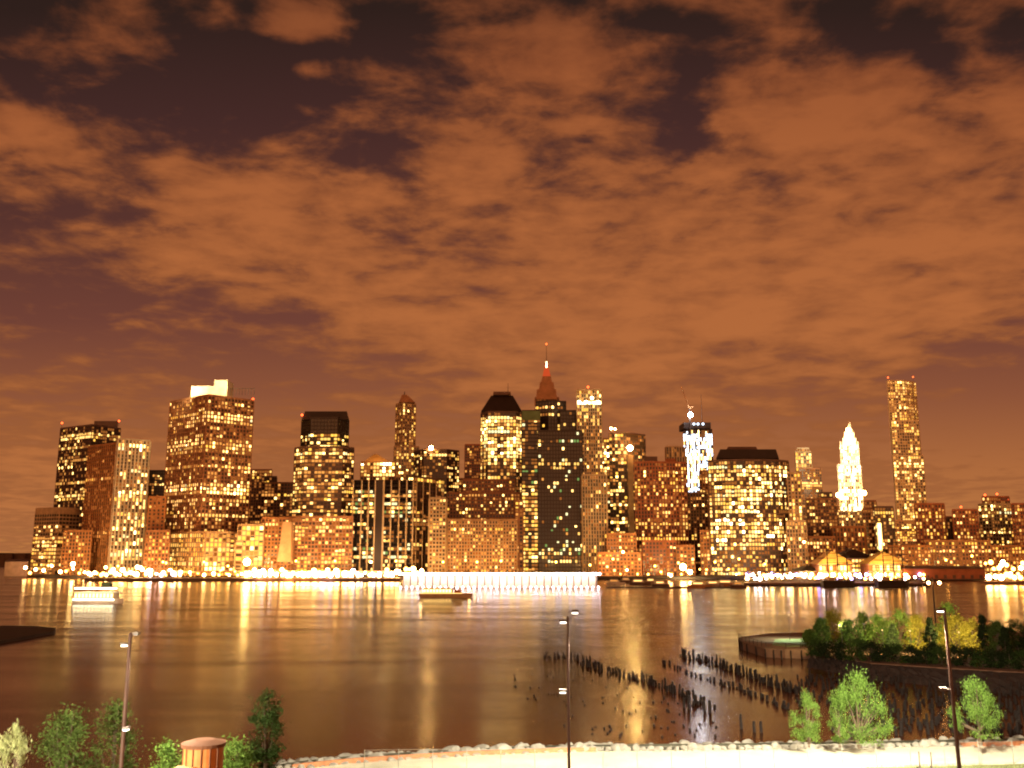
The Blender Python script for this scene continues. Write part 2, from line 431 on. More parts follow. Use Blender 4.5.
def build_city():
    B = building
    T = 'tower'
    # --- left group
    B('office_building', 'low pale striped office building at the left end of the skyline', 'office building',
      [((36, 60, 80), 507, 930, dict(wall='tan', lit=(.55, .2), cw=5, fh=4.2, pf=.08, sf=.45, rows=.35, pre=('gold', 'dim'), top_blank=3, parapet=6))])
    B('office_tower', 'dark glass tower with railing of lights along its roof, leftmost tall tower', T,
      [((61, 92, 121), 424, 1010, dict(wall='dark', lit=(.16, .10), cw=3.6, fh=4, pf=.12, sf=.3, rows=.13, pre='warm', bands=((.05, .075, .9, 'warm'),), roof=((.55, .95, 9, 'dark'),)))],
      beacons=((62, 423, 1020), (119, 421, 1020)))
    B('office_building', 'brown slab with white vertical ribs beside the leftmost tall tower', 'office building',
      [((89, 118, 151), 442, 905, dict(wall='orange', lit=(.05, .55), cw=4.4, fh=4, pf=.4, sf=.3, rows=.05, pre=('dim', 'hot'), top_blank=1)),
       ((118, 150), 440, 903, dict(dys=(0, 18), wall='white', lit=.26, cw=4.1, fh=4, pf=.55, sf=.16, rows=.1, pre='hot', out=1.2, bands=((.42, .46, .95, 'hot'), (.80, .88, .95, 'hot')), depth=20))])
    B('office_tower', 'small black tower between the ribbed slab and the big square tower', T,
      [((148, 170), 470, 1100, dict(wall='black', lit=.10, rows=.03))])
    B('office_building', 'narrow orange block at the foot of the big square tower', 'office building',
      [((149, 166), 496, 885, dict(wall='orange', lit=.12, cw=5, pf=.6, sf=.5, rows=.02, pre='gold'))])
    def crown5(root, st, info):
        mb = MB()
        for (a, b_, t, h) in ((191, 214, 391, 386), (214, 227, 392, 380)):
            p = dep(a, t, 905); q = dep(b_, t, 905); zt = dep(a, h, 905).z
            mb.box(p.x, q.x, 905, 925, p.z - 6, zt)
        part('rooftop_plant', mb, WALLS['white'], root)
        floods(root, [(190, 388, 893), (222, 382, 888)], 38000, (1, .80, .38))
        mb = MB(); p = dep(228, 388, 904); q = dep(252, 391, 904)
        for k in range(9): mb.tube((p.x + (q.x - p.x) * k / 8, 912, p.z - 6), (p.x + (q.x - p.x) * k / 8, 912, p.z + 1.5), .2)
        mb.tube((p.x, 912, p.z + 1), (q.x, 912, p.z + 1), .2); part('roof_rail', mb, STEEL, root)
    B('office_tower', 'big square tower with white floodlit plant on its roof', T,
      [((171, 208, 254), 394, 880, dict(wall='brown', lit=(.34, .26), cw=4.2, fh=4.1, pf=.34, sf=.34, rows=.16, pre='warm', out=.9,
           bands=((0, .03, .1, 'warm'), (.06, .10, .75, 'hot', 0), (.09, .12, .8, 'hot', 1), (.26, .29, .85, 'hot'), (.50, .55, .92, 'hot'), (.86, 1, .94, 'gold')))),
       ((164, 206, 262), 531, 862, dict(wall='tan', lit=.9, cw=4.8, fh=5.2, pf=.22, sf=.30, rows=.3, pre='gold', out=1.0, colvar=.1, z1=None)),],
      extra=crown5, beacons=((253, 399, 930),))
    B('office_tower', 'dark tower with lower shoulder right behind the big square tower', T,
      [((250, 272), 469, 1080, dict(wall='brown', lit=.12, pre='dim')), ((262, 277), 476, 1070, dict(wall='dark', lit=.2))])
    B('office_building', 'brown office block with two lit floors beside the angled yellow building', 'office building',
      [((262, 297), 482, 990, dict(wall='brown', lit=.22, pre='warm', cw=4, rows=.1))])
    B('office_building', 'yellow glowing office block with leaning glass front', 'office building',
      [((238, 264), 524, 868, dict(wall='tan', lit=.92, cw=5.2, fh=5, pf=.2, sf=.24, pre='gold', colvar=.1)), ((236, 243), 540, 866, dict(wall='tan', lit=.9, cw=6, pf=.2, pre='gold'))])
    def slant(root, st, info):
        mb = MB(); a = dep(277, 562, 862); b_ = dep(291, 562, 862); t = dep(283, 522, 862); u = dep(291, 522, 862)
        mb.hexa([(a.x, 862, a.z), (b_.x, 862, a.z), (b_.x, 872, a.z), (a.x, 872, a.z), (t.x, 862, t.z), (u.x, 862, t.z), (u.x, 872, t.z), (t.x, 872, t.z)])
        part('stair_tower', mb, WALLS['tan'], root)
    B('office_building', 'low brick block with a pale tapering stair tower', 'office building',
      [((262, 296), 517, 872, dict(wall='orange', lit=.2, cw=4, pre='gold', pf=.45, sf=.5))], extra=slant)
    # --- B9
    def crown9(root, st, info):
        mb = MB(); add_frustum(mb, 302, 349, 419, 305, 347, 411, 893, dep_m=34); part('roof_crown', mb, WALLS['black'], root)
    B('office_tower', 'stepped tower with black rounded crown and broad lit floors', T,
      [((302, 311, 338, 349), 417, 892, dict(dys=(14, 0, 0, 14), wall='black', lit=.42, cw=4, fh=4.1, pf=.12, sf=.4, rows=.28, pre='hot', top_blank=4, bands=((.3, .34, .95, 'hot'), (.38, .41, .9, 'hot')))),
       ((295, 305, 343, 354), 446, 885, dict(dys=(12, 0, 0, 12), wall='dark', lit=.36, cw=4, fh=4.1, pf=.15, sf=.4, rows=.25, pre='warm', bands=((.02, .05, .95, 'hot'), (.55, .58, .9, 'hot'), (.78, .82, .9, 'warm')))),
       ((292, 353), 516, 872, dict(wall='brown', lit=.4, cw=3.8, pf=.3, sf=.4, rows=.2, pre='gold'))], extra=crown9, beacons=((302, 415, 892),))
    def pyr(root, st, info):
        mb = MB(); add_frustum(mb, 363, 390, 462, 374, 377, 453, 1130); part('roof', mb, mat('copper_roof', (.5, .25, .08)), root); floods(root, [(376, 450, 1116)], 16000, (1, .6, .2))
    B('office_tower', 'small tower with gold floodlit pyramid roof left of the slender spire tower', T,
      [((361, 395), 461, 1128, dict(wall='orange', lit=.62, pre='gold', cw=4.5, fh=5, bands=((0, .12, .85, 'hot'),)))], extra=pyr)
    def cap11(root, st, info):
        mb = MB(); add_frustum(mb, 399, 415, 402, 402, 407, 394, 1240, dep_m=16); part('roof_cap', mb, WALLS['brown'], root)
        mast(root, 404.5, 396, 391.5, 1248, 1.2, 'finial')
    B('office_tower', 'slender tan tower with tapered cap and faint windows', T,
      [((396, 403, 416), 402, 1240, dict(wall='tan', lit=.34, cw=4, fh=4.6, pf=.4, sf=.3, pre='gold', rows=.0)),
       ((394, 419), 446, 1234, dict(wall='tan', lit=.3, cw=4, fh=4.6, pf=.4, sf=.3, pre='gold', rows=.0))], extra=cap11)
    B('office_tower', 'black slab with white vertical piers and broken rows of white windows', T,
      [((353, 376, 414), 480, 880, dict(dys=(0, 0, 0), wall='black', lit=.20, cw=3.2, fh=4.3, pf=.06, sf=.42, rows=.18, pre='green', top_blank=2)),
       ((414, 444), 479, 880, dict(dys=(0, 40), wall='dark', lit=.12, cw=6, fh=4.3, pf=.14, sf=.3, rows=.05, pre='dim'))],
      extra=lambda root, st, info: piers12(root))
    B('office_tower', 'dark rounded tower with a bright lamp disc at its top', T,
      [((414, 424, 447, 459), 449, 1020, dict(dys=(14, 0, 0, 14), wall='dark', lit=.22, cw=4, rows=.08, pre='warm'))],
      extra=lambda root, st, info: disc(root, 431, 448, 1018, 2.2, emat('tower_lamp', (1, .58, .18), 160, True)))
    B('office_building', 'narrow grey building with closely set pale ribs', 'office building',
      [((430, 446), 497, 868, dict(wall='pale', lit=.25, cw=4, fh=4, pf=.4, sf=.5, pre='warm', out=1.3))])
    B('office_tower', 'brown masonry tower half hidden left of the pyramid crowned tower', T,
      [((465, 481), 444, 1150, dict(wall='red', lit=.10, pre='dim')), ((459, 487), 478, 1140, dict(wall='brown', lit=.3, pre='warm'))])
    B('apartment_building', 'stepped brown masonry block behind the wide stone block', 'apartment building',
      [((447, 523), 492, 935, dict(wall='brown', lit=.26, cw=3.8, pf=.5, sf=.45, rows=.0, pre='warm')), ((463, 515), 479, 940, dict(wall='brown', lit=.22, cw=3.8, pf=.5, sf=.45, rows=0, pre='gold'))])
    B('office_building', 'wide pale stone block with an even grid of small windows', 'office building',
      [((448, 517), 519, 868, dict(wall='tan', lit=.34, cw=3.1, fh=3.5, pf=.5, sf=.42, rows=0, pre='gold', out=.8, bands=((.84, .90, .5, 'hot'),)))])
    def crown16(root, st, info):
        mb = MB(); add_frustum(mb, 481, 522, 411, 491, 513, 394, 978, dep_m=44); part('roof', mb, WALLS['black'], root)
        mb = MB(); add_frustum(mb, 493, 511, 394.5, 493.5, 510.5, 391.5, 982, dep_m=30); part('roof_plant', mb, WALLS['dark'], root)
        mast(root, 508, 394, 383, 990, .5)
    B('office_tower', 'tower with dark cut pyramid roof over glaring yellow upper floors', T,
      [((481, 488, 516, 523), 411, 975, dict(dys=(12, 0, 0, 12), wall='dark', lit=.38, cw=4, fh=4.2, pf=.24, sf=.26, rows=.1, pre='warm', bands=((.0, .03, .3, 'warm'), (.03, .20, .93, 'hot'), (.20, .28, .85, 'hot'), (.28, .4, .4, 'warm'))))], extra=crown16)
    # --- dark central group
    B('office_tower', 'black glass tower with greenish top and yellow floors facing the water', T,
      [((522, 540), 410, 905, dict(wall='black', lit=.34, cw=3.6, fh=4.3, pf=.1, sf=.4, rows=.25, pre='green', bands=((0, .05, .8, 'dim'), (.05, .35, .22, 'green'), (.45, 1, .62, 'gold'))))],
      extra=lambda root, st, info: greencap(root))
    def spire(root, st, info):
        mb = MB(); Y = 1120
        for (a, b_, t0, c, d, t1, dm) in ((536, 557, 399, 537, 556, 389, 24), (539, 554.5, 389, 540, 553.5, 382, 18), (541, 552, 382, 543, 550.5, 374, 13)):
            add_frustum(mb, a, b_, t0, c, d, t1, Y + (24 - dm) / 2, dep_m=dm)
        part('stone_crown', mb, WALLS['brown'], root)
        mb = MB(); add_frustum(mb, 542.5, 550.5, 376, 545.2, 547.8, 362, Y + 7, dep_m=10)
        part('glass_spire', mb, emat('spire_red', (1, .12, .03), .62), root)
        mb = MB(); add_frustum(mb, 545.9, 547.1, 367, 546.1, 546.9, 361.5, Y + 6, dep_m=2)
        part('spire_light', mb, PAL[8], root)
        mast(root, 546.5, 363, 344.5, Y + 12, .5, 'antenna', lamp=True)
    B('art_deco_tower', 'stepped stone tower rising behind with red lit spire and antenna', T,
      [((529, 564), 416, 1118, dict(wall='brown', lit=.12, pre='dim', pf=.5)), ((535, 559), 397, 1124, dict(wall='brown', lit=.2, pre='warm', pf=.5))], extra=spire)
    B('office_tower', 'tall black ribbed tower standing in front of the spire tower', T,
      [((536, 548, 566), 400, 915, dict(dimw=False, dys=(6, 0, 6), wall='black', lit=.10, cw=3.8, fh=4.2, pf=.3, sf=.35, rows=.04, pre='gold')),
       ((560, 581), 410, 916, dict(dimw=False, wall='black', lit=.09, cw=3.8, fh=4.2, pf=.3, sf=.35, rows=.03, pre='gold')),
       ((538, 582), 430, 900, dict(dimw=False, wall='black', lit=.12, cw=3.6, fh=4.2, pf=.35, sf=.35, rows=.04, pre='green', bands=((.22, .26, .4, 'warm'), (.80, .93, .6, 'green'))))])
    def top19(root, st, info):
        mb = MB()
        for x in (579, 586, 592, 598): p = dep(x, 402 if x != 592 else 398, 898); mb.ball(p, 1.5)
        part('roof_floodlight', mb, emat('roof_flood', (1, .8, .42), 16), root)
    B('office_tower', 'slender pale tower with two rows of bright lights near the top', T,
      [((577, 601), 389, 905, dict(wall='pale', lit=.26, cw=2.6, fh=4, pf=.34, sf=.22, rows=.02, pre='warm', out=.8, bands=((.0, .03, .5, 'warm'), (.05, .07, .9, 'white'), (.075, .12, .25, 'warm')))),
       ((582, 606), 474, 895, dict(wall='pale', lit=.12, cw=3.2, fh=4, pf=.5, sf=.2, rows=0, pre='gold', out=1.1))], extra=top19, beacons=((588, 387, 905),))
    B('office_tower', 'narrow sliver of lit tower just right of the slender pale tower', T,
      [((601, 609), 438, 1050, dict(wall='brown', lit=.6, pre='hot'))])
    def glow21(root, st, info):
        disc(root, 630, 448, 955, 2.6, emat('tower_flood', (1, .60, .18), 280, True)); mb = MB()
        a = dep(628, 470, 957); b_ = dep(633, 470, 957); mb.box(a.x, b_.x, 955, 960, 6, dep(630, 455, 957).z); part('lit_shaft', mb, WALLS['tan'], root)
        floods(root, [(630.5, 462, 938), (630.5, 500, 940), (630.5, 540, 944)], 2200, (1, .62, .22))
        mast(root, 612, 432, 427, 968, .6, 'antenna', lamp=False); disc(root, 611, 428.5, 966, 1.2, L_WHITE, 'roof_lamp'); disc(root, 615, 429, 966, 1.0, L_WHITE, 'roof_lamp')
    B('office_tower', 'grey square tower with glaring floodlight on its riverside face', T,
      [((609, 626, 645), 432, 965, dict(dys=(4, 0, 20), wall='dark', lit=(.42, .2), cw=3.6, fh=4.1, pf=.2, sf=.32, rows=.08, pre=('warm', 'dim')))], extra=glow21)
    B('warehouse', 'low orange brick block with arched lit openings behind the yachts', 'brick building',
      [((607, 636), 533, 880, dict(wall='orange', lit=.35, cw=3.4, fh=4, pf=.5, sf=.5, rows=0, pre='gold')), ((598, 641), 552, 868, dict(wall='orange', lit=.28, cw=4, fh=4, pf=.5, sf=.5, rows=0, pre='gold'))])
    B('office_tower', 'red brown tower with scattered yellow windows right of the glaring floodlight', T,
      [((634, 652, 686), 461, 930, dict(dys=(6, 0, 8), wall='red', lit=.36, cw=3.6, fh=4.2, pf=.45, sf=.34, rows=.04, pre='gold', roof=((.2, .45, 6, 'dark'), (.6, .8, 4, 'red'))))])
    B('office_tower', 'pale vertically ribbed tower top showing behind the red brown tower', T,
      [((666, 684), 446, 1320, dict(wall='tan', lit=.04, cw=4.5, fh=8, pf=.5, sf=.1, rows=0, out=2))])
    # --- tower under construction
    def cranes(root, st, info):
        mb = MB(); a = dep(684, 427, 1398); b_ = dep(711, 427, 1398); z = a.z
        mb.box(a.x, b_.x, 1399, 1440, z - 2, z + 7); part('dark_top_floors', mb, BLACK, root)
        for x in (694, 698, 703): disc(root, x, 424, 1396, 1.6, MATS['window_blue_white'], 'work_light')
    B('unfinished_tower', 'unfinished tower with blue white work lights hanging down its face', T,
      [((683, 696, 712), 429, 1400, dict(dys=(0, 0, 0), wall='dark', lit=.85, cw=3.2, fh=6.5, pf=.35, sf=.12, rows=.2, pre='blue', colvar=.4, z1=None, bands=((0, .03, .3, 'blue'), (.03, .45, .95, 'blue'), (.45, 1, .5, 'blue'))))], extra=cranes)
    B('office_tower', 'narrow brown tower below the unfinished blue white tower', T,
      [((687, 707), 492, 960, dict(wall='brown', lit=.24, cw=3.4, pf=.45, sf=.3, rows=.02, pre='warm'))])
    B('office_tower', 'reddish tower edge left of the wide glowing curved tower', T,
      [((699, 713), 470, 1060, dict(wall='orange', lit=.2, cw=4, pf=.5, sf=.3, pre='warm'))])
    def crown27(root, st, info):
        mb = MB(); add_frustum(mb, 716, 779, 458, 720, 776, 449, 900, dep_m=40); part('roof_plant', mb, BLACK, root)
        mb = MB(); add_frustum(mb, 726, 758, 450, 728, 756, 446.5, 908, dep_m=26); part('roof_louvre', mb, WALLS['dark'], root)
    B('office_tower', 'wide curved tower glowing with gold windows under dark roof plant', T,
      [((708, 724, 742, 760, 776, 788), 459, 885, dict(dys=(12, 3, 0, 0, 4, 14), wall='dark', lit=.62, cw=3.5, fh=4.3, pf=.22, sf=.34, rows=.3, pre='hot', out=.7, bands=((.0, .02, .2, 'dim'), (.02, .09, .95, 'hot'), (.80, .92, .35, 'warm'))))], extra=crown27)
    B('office_tower', 'thin round topped pale tower behind the curved gold tower', T,
      [((795, 811), 451, 1250, dict(wall='pale', lit=.35, cw=4.5, fh=6, pf=.4, sf=.3, pre='warm')), ((797, 809), 447.5, 1254, dict(wall='white', lit=.6, cw=4, fh=6, pre='hot', depth=20)), ((799, 821), 468, 1240, dict(wall='brown', lit=.2))])
    B('office_building', 'tan block flanking the right side of the curved gold tower', 'office building',
      [((787, 800), 472, 890, dict(wall='tan', lit=.3, cw=3.4, pf=.45, sf=.3, pre='gold')), ((786, 806), 520, 880, dict(wall='tan', lit=.4, cw=3.4, pf=.45, sf=.3, pre='gold'))])
    B('apartment_building', 'dark block with faint orange windows left of the white floodlit spire', 'apartment building',
      [((806, 836), 498, 980, dict(wall='brown', lit=.22, pre='dim', cw=3.6)), ((818, 832), 492, 990, dict(wall='dark', lit=.15))])
    # --- white floodlit gothic tower
    def gothic(root, st, info):
        Y = 1190; lit = MB()
        for (a, b_, t0, c, d, t1, dm) in ((842, 856.5, 446, 842.5, 856, 438, 20), (844, 854.5, 438, 844.4, 854.1, 432, 15), (845, 853.5, 432, 847.4, 851, 427, 11), (847.9, 850.7, 427, 848.8, 849.8, 422, 4)):
            add_frustum(lit, a, b_, t0, c, d, t1, Y + (26 - dm) / 2, dep_m=dm)
        for x in (840.5, 857.8): add_frustum(lit, x - 1.2, x + 1.2, 449, x - .2, x + .2, 441, Y + 2, dep_m=4)
        part('crown', lit, WALLS['white'], root)
        floods(root, [(833, 432, 1172), (849, 424, 1166), (866, 436, 1172), (838, 456, 1160), (860, 460, 1160), (849, 478, 1160)], 60000, (1, .76, .42))
        mast(root, 849.2, 424, 421.5, Y + 12, .6, 'finial')
        for (x, y) in ((848.5, 430), (838.5, 495), (864, 493)): disc(root, x, y, Y - 3, 3.0, L_WHITE, 'floodlight')
    B('gothic_tower', 'glaring white floodlit gothic tower with pointed crown', T,
      [((838, 860), 464, 1192, dict(wall='white', lit=.7, cw=3.2, fh=5, pf=.25, sf=.18, pre='white', out=1)), ((840.5, 858), 445, 1195, dict(wall='white', lit=.8, cw=3.2, fh=5, pf=.25, sf=.18, pre='white', out=1, bands=((0, .34, .97, 'white'), (.34, .6, .7, 'hot'), (.6, 1, .4, 'warm')))),
       ((834, 866), 511, 1180, dict(wall='tan', lit=.35, pre='warm', pf=.4))], extra=gothic)
    B('brick_building', 'orange brick block with round headed bays in front of the gothic tower', 'brick building',
      [((832, 864), 526, 930, dict(wall='orange', lit=.30, cw=4.4, fh=5, pf=.5, sf=.3, rows=0, pre='gold', out=1.2)), ((862, 878), 508, 960, dict(wall='brown', lit=.35, pre='warm')), ((864, 876), 500, 975, dict(wall='brown', lit=.3, pre='warm'))])
    B('office_building', 'dark block with tall glowing strip sign left of the tallest tower', 'office building',
      [((874, 893), 506, 950, dict(wall='dark', lit=.16, pre='warm'))], extra=lambda root, st, info: strip(root, 881.5, 523, 550, 944, 2.6))
    # --- tallest tower at right
    B('residential_tower', 'tallest slender tower at the right, stepped face full of gold windows', T,
      [((887, 904, 915), 380, 1290, dict(dys=(0, 0, 14), ref=380, wall='tan', lit=.55, cw=4.2, fh=4.6, pf=.3, sf=.3, rows=0, pre='gold', colvar=.8, out=1.2, bands=((0, .02, .95, 'hot'),))),
       ((891, 918), 420, 1284, dict(wall='tan', lit=.52, cw=4.2, fh=4.6, pf=.3, sf=.3, rows=0, pre='gold', colvar=.8)),
       ((893, 923), 455, 1278, dict(wall='tan', lit=.55, cw=4.2, fh=4.6, pf=.3, sf=.3, rows=0, pre='warm', colvar=.8)),
       ((886, 926), 520, 1265, dict(wall='brown', lit=.25, cw=4.2, pre='gold'))], extra=lambda root, st, info: floods(root, [(896, 500, 1215), (912, 510, 1215), (903, 440, 1222), (899, 400, 1235)], 36000, (1, .5, .16)), beacons=((888, 377.5, 1292), (913, 377, 1300)))  # unseen spots added in front to brighten the tower's face
    B('brick_building', 'red brick tower at the right foot of the tallest tower', 'brick building',
      [((914, 944), 503, 960, dict(wall='red', lit=.16, cw=4, pf=.5, sf=.3, rows=0, pre='gold', bands=((.1, .9, .34, 'gold', 0),)))])
    B('apartment_building', 'brown apartment tower with stepped lit top, second right of the tallest tower', 'apartment building',
      [((952, 977), 509, 950, dict(wall='red', lit=.36, cw=3.8, pf=.45, sf=.35, rows=0, pre='warm')), ((944, 957), 517, 960, dict(wall='dark', lit=.1))], beacons=((961, 507, 955),))
    B('office_tower', 'pale concrete tower with bright top windows and red lit crown', T,
      [((978, 990, 1011), 503, 990, dict(dys=(10, 0, 5), wall='pale', lit=.26, cw=4, pf=.4, sf=.4, rows=.05, pre='warm', bands=((.02, .2, .5, 'hot'),))), ((982, 1009), 496, 1000, dict(wall='red', lit=.35, pre='red', cw=3))], beacons=((985, 495, 1000), (997, 494, 1000)))
    B('office_building', 'dark red block cut by the right edge of the picture', 'office building',
      [((1011, 1046), 503, 940, dict(wall='red', lit=.14, pre='dim'))])
    # --- lower blocks seen in the gaps
    gaps = [((925, 990), 540, 900, 'brown', .3, 'gold', 'low brown warehouse block behind the dark pier shed'),
            ((888, 930), 545, 890, 'orange', .35, 'warm', 'low orange market block under the tallest tower'),
            ((790, 835), 536, 900, 'orange', .35, 'gold', 'low orange block left of the waterfront pavilions'),
            ((700, 712), 530, 900, 'orange', .25, 'warm', 'thin low block left of the curved gold tower'),
            ((985, 1060), 545, 905, 'orange', .4, 'gold', 'low lit block behind the bright lamps at the right edge'),
            ((676, 694), 545, 885, 'orange', .35, 'warm', 'low block behind the bright floodlight over the yachts'),
            ((642, 676), 540, 890, 'red', .3, 'gold', 'low red brick row at the foot of the red brown tower'),
            ((515, 523), 500, 900, 'brown', .4, 'warm', 'thin brown block beside the black glass tower'),
            ((64, 92), 530, 900, 'orange', .25, 'gold', 'low orange block under the leftmost tall tower'),
            ((146, 170), 530, 872, 'brown', .3, 'gold', 'low block between the ribbed slab and square tower base'),
            ((340, 356), 530, 890, 'brown', .3, 'gold', 'thin low block left of the black slab with white piers')]
    for xs, t, Y, w, lt, pr, lab in gaps:
        B('low_building', lab, 'building', [(xs, t, Y, dict(wall=w, lit=lt, pre=pr, cw=3.8, pf=.45, sf=.4, rows=.05))])
    far = [((272, 300), 498, 1300, 'brown'), ((352, 364), 490, 1350, 'dark'), ((404, 426), 468, 1340, 'brown'), ((440, 470), 486, 1300, 'brown'),
           ((601, 640), 470, 1320, 'brown'), ((640, 668), 468, 1380, 'tan'), ((708, 724), 474, 1380, 'brown'), ((780, 800), 486, 1340, 'brown'), ((815, 845), 506, 1330, 'tan'),
           ((858, 892), 516, 1360, 'brown'), ((920, 960), 516, 1400, 'brown'), ((960, 1000), 522, 1400, 'tan'), ((1000, 1040), 514, 1380, 'brown'), ((120, 175), 500, 1300, 'brown')]
    labs = ['hazy brown block behind the low stair tower', 'dark block peeping left of the gold pyramid tower', 'brown block behind the slender spire tower', 'distant brown block behind the dark rounded tower',
            'distant brown block behind the grey floodlit tower', 'distant tan block left of the pale ribbed tower top', 'distant block between unfinished tower and curved gold tower', 'distant block behind the tan flanking block',
            'distant tan block left of the gothic tower', 'distant brown block between gothic tower and tallest tower', 'distant brown block behind the red brick tower', 'distant tan block behind the stepped apartment tower', 'distant block at the right edge of the skyline', 'distant brown block behind the small black tower']
    for (xs, t, Y, w), lab in zip(far, labs):
        B('distant_building', lab, 'building', [(xs, t, Y, dict(wall=w, lit=.24, pre='warm', cw=4.5, fh=4.5, pf=.4, sf=.4, rows=.03))], maxw=40)
def floods(root, pts, power, col):
    for (px, py, Y) in pts:
        p = dep(px, py, Y); d = bpy.data.lights.new('floodlight', 'SPOT'); d.energy = power; d.color = col; d.shadow_soft_size = 1.0
        d.spot_size = math.radians(165); d.spot_blend = .3
        o = link('floodlight', d, root, p - root.location); o.rotation_euler = (math.radians(90), 0, 0)
def disc(root, px, py, Y, r, m, name='floodlight'):
    p = dep(px, py, Y); mb = MB(); mb.ball(p, r, seg=10, rings=6); return part(name, mb, m, root)
def strip(root, px, y0, y1, Y, w):
    a = dep(px, y1, Y); b_ = dep(px, y0, Y); mb = MB(); mb.box(a.x - w / 2, a.x + w / 2, Y, Y + 3, a.z, b_.z); part('lit_sign', mb, PAL[4], root)
def piers12(root):
    mb = MB()
    for x in (353.5, 362, 369, 375.5, 384, 391.5, 399.5, 407, 413.5):
        a = dep(x, 480, 878.5); w = 1.1 if x not in (380, 384) else 1.5; mb.box(a.x - w / 2, a.x + w / 2, 877.9, 879.3, 2.4, a.z)
    for k in range(5):
        a = dep(417 + k * 6.5, 480, 885 + k * 8); mb.box(a.x - .45, a.x + .45, a.y - 2.2, a.y, 2.4, a.z - 1)
    part('pier', mb, WALLS['pale'], root)
    mb = MB(); a = dep(380, 480, 878.6); mb.box(a.x - 3.8, a.x + 3.8, 878.2, 879.6, 2.4, a.z - .3); part('dark_shaft', mb, BLACK, root)
def greencap(root):
    mb = MB(); a = dep(522, 418, 902.5); b_ = dep(540, 418, 902.5); mb.box(a.x, b_.x, 902.6, 904.3, dep(531, 420, 903).z, dep(531, 411, 903).z)
    part('roof_screen', mb, WALLS['green'], root)
build_city()

# crane above the unfinished tower
def crane():
    Y = 1392; base = dep(690, 428, Y)
    r = empty('tower_crane', (base.x, Y, base.z - 4), 'tower crane with raised thin jib and dazzling lamp above the unfinished tower', 'crane')
    mb = MB(); t = dep(690, 408, Y); mb.tube((base.x, Y, base.z - 12), (base.x, Y, t.z), 1.1, seg=4); part('mast', mb, STEEL, r)
    mb = MB(); j = dep(681, 386.5, Y); mb.tube((base.x, Y, t.z), (j.x, Y, j.z), .9, .5, seg=4); k = dep(692, 406.5, Y); mb.tube((base.x, Y, t.z), (k.x, Y, k.z), 1.2, seg=4)
    part('jib', mb, mat('crane_orange', (.6, .3, .12)), r)
    disc(r, 690.5, 415, Y - 3, 3.3, L_STAR, 'work_lamp')
    base = dep(701, 428, Y); r = empty('tower_crane', (base.x, Y + 20, base.z - 4), 'thin upright crane mast right of the dazzling lamp', 'crane')
    mb = MB(); t = dep(701, 394, Y + 20); mb.tube((t.x, Y + 20, base.z - 12), (t.x, Y + 20, t.z), .5, .25, seg=4); part('mast', mb, STEEL, r)
    mb = MB(); mb.box(t.x - 3, t.x + 3, Y + 19, Y + 21, base.z, base.z + 4); part('machine_house', mb, STEEL, r)
crane()

# ------------------------------------------------------------------ waterfront lamps
LAMP_M = {}
def lamp_meshes(h, r, key):
    k = (round(h), round(r, 1), key)
    if k not in LAMP_M:
        p = MB(); p.tube((0, 0, 0), (0, 0, h - r), .16, .1, 6)
        g = MB(); g.ball((0, 0, h), r, seg=7, rings=4)
        LAMP_M[k] = (p.mesh('lamp_post', STEEL), g.mesh('lamp_globe', {'w': L_WHITE, 'c': L_COOL, 'o': L_ORANGE, 'v': L_VIOLET, 'f': L_FLOOD}[key]))
    return LAMP_M[k]
def shore_lamp(px, py, Y, r, key, label, group, power=0):
    p = dep(px, py, Y); h = p.z - 2.4
    o = empty('street_lamp', (p.x, Y, 2.4), label, 'lamp', group)
    a, b_ = lamp_meshes(max(2.5, h), r, key); link('post', a, o); link('globe', b_, o)
    if power:
        d = bpy.data.lights.new('lamp_light', 'SPOT'); d.energy = power; d.color = {'w': (1, .72, .38), 'o': (1, .48, .14), 'c': (.9, .88, 1), 'f': (1, .7, .3), 'v': (.5, .4, 1)}[key]; d.shadow_soft_size = 1.0
        d.spot_size = math.radians(160); d.spot_blend = .4
        q = link('lamp_light', d, o, (0, r + .6, h)); q.rotation_euler = (math.radians(105), 0, 0)
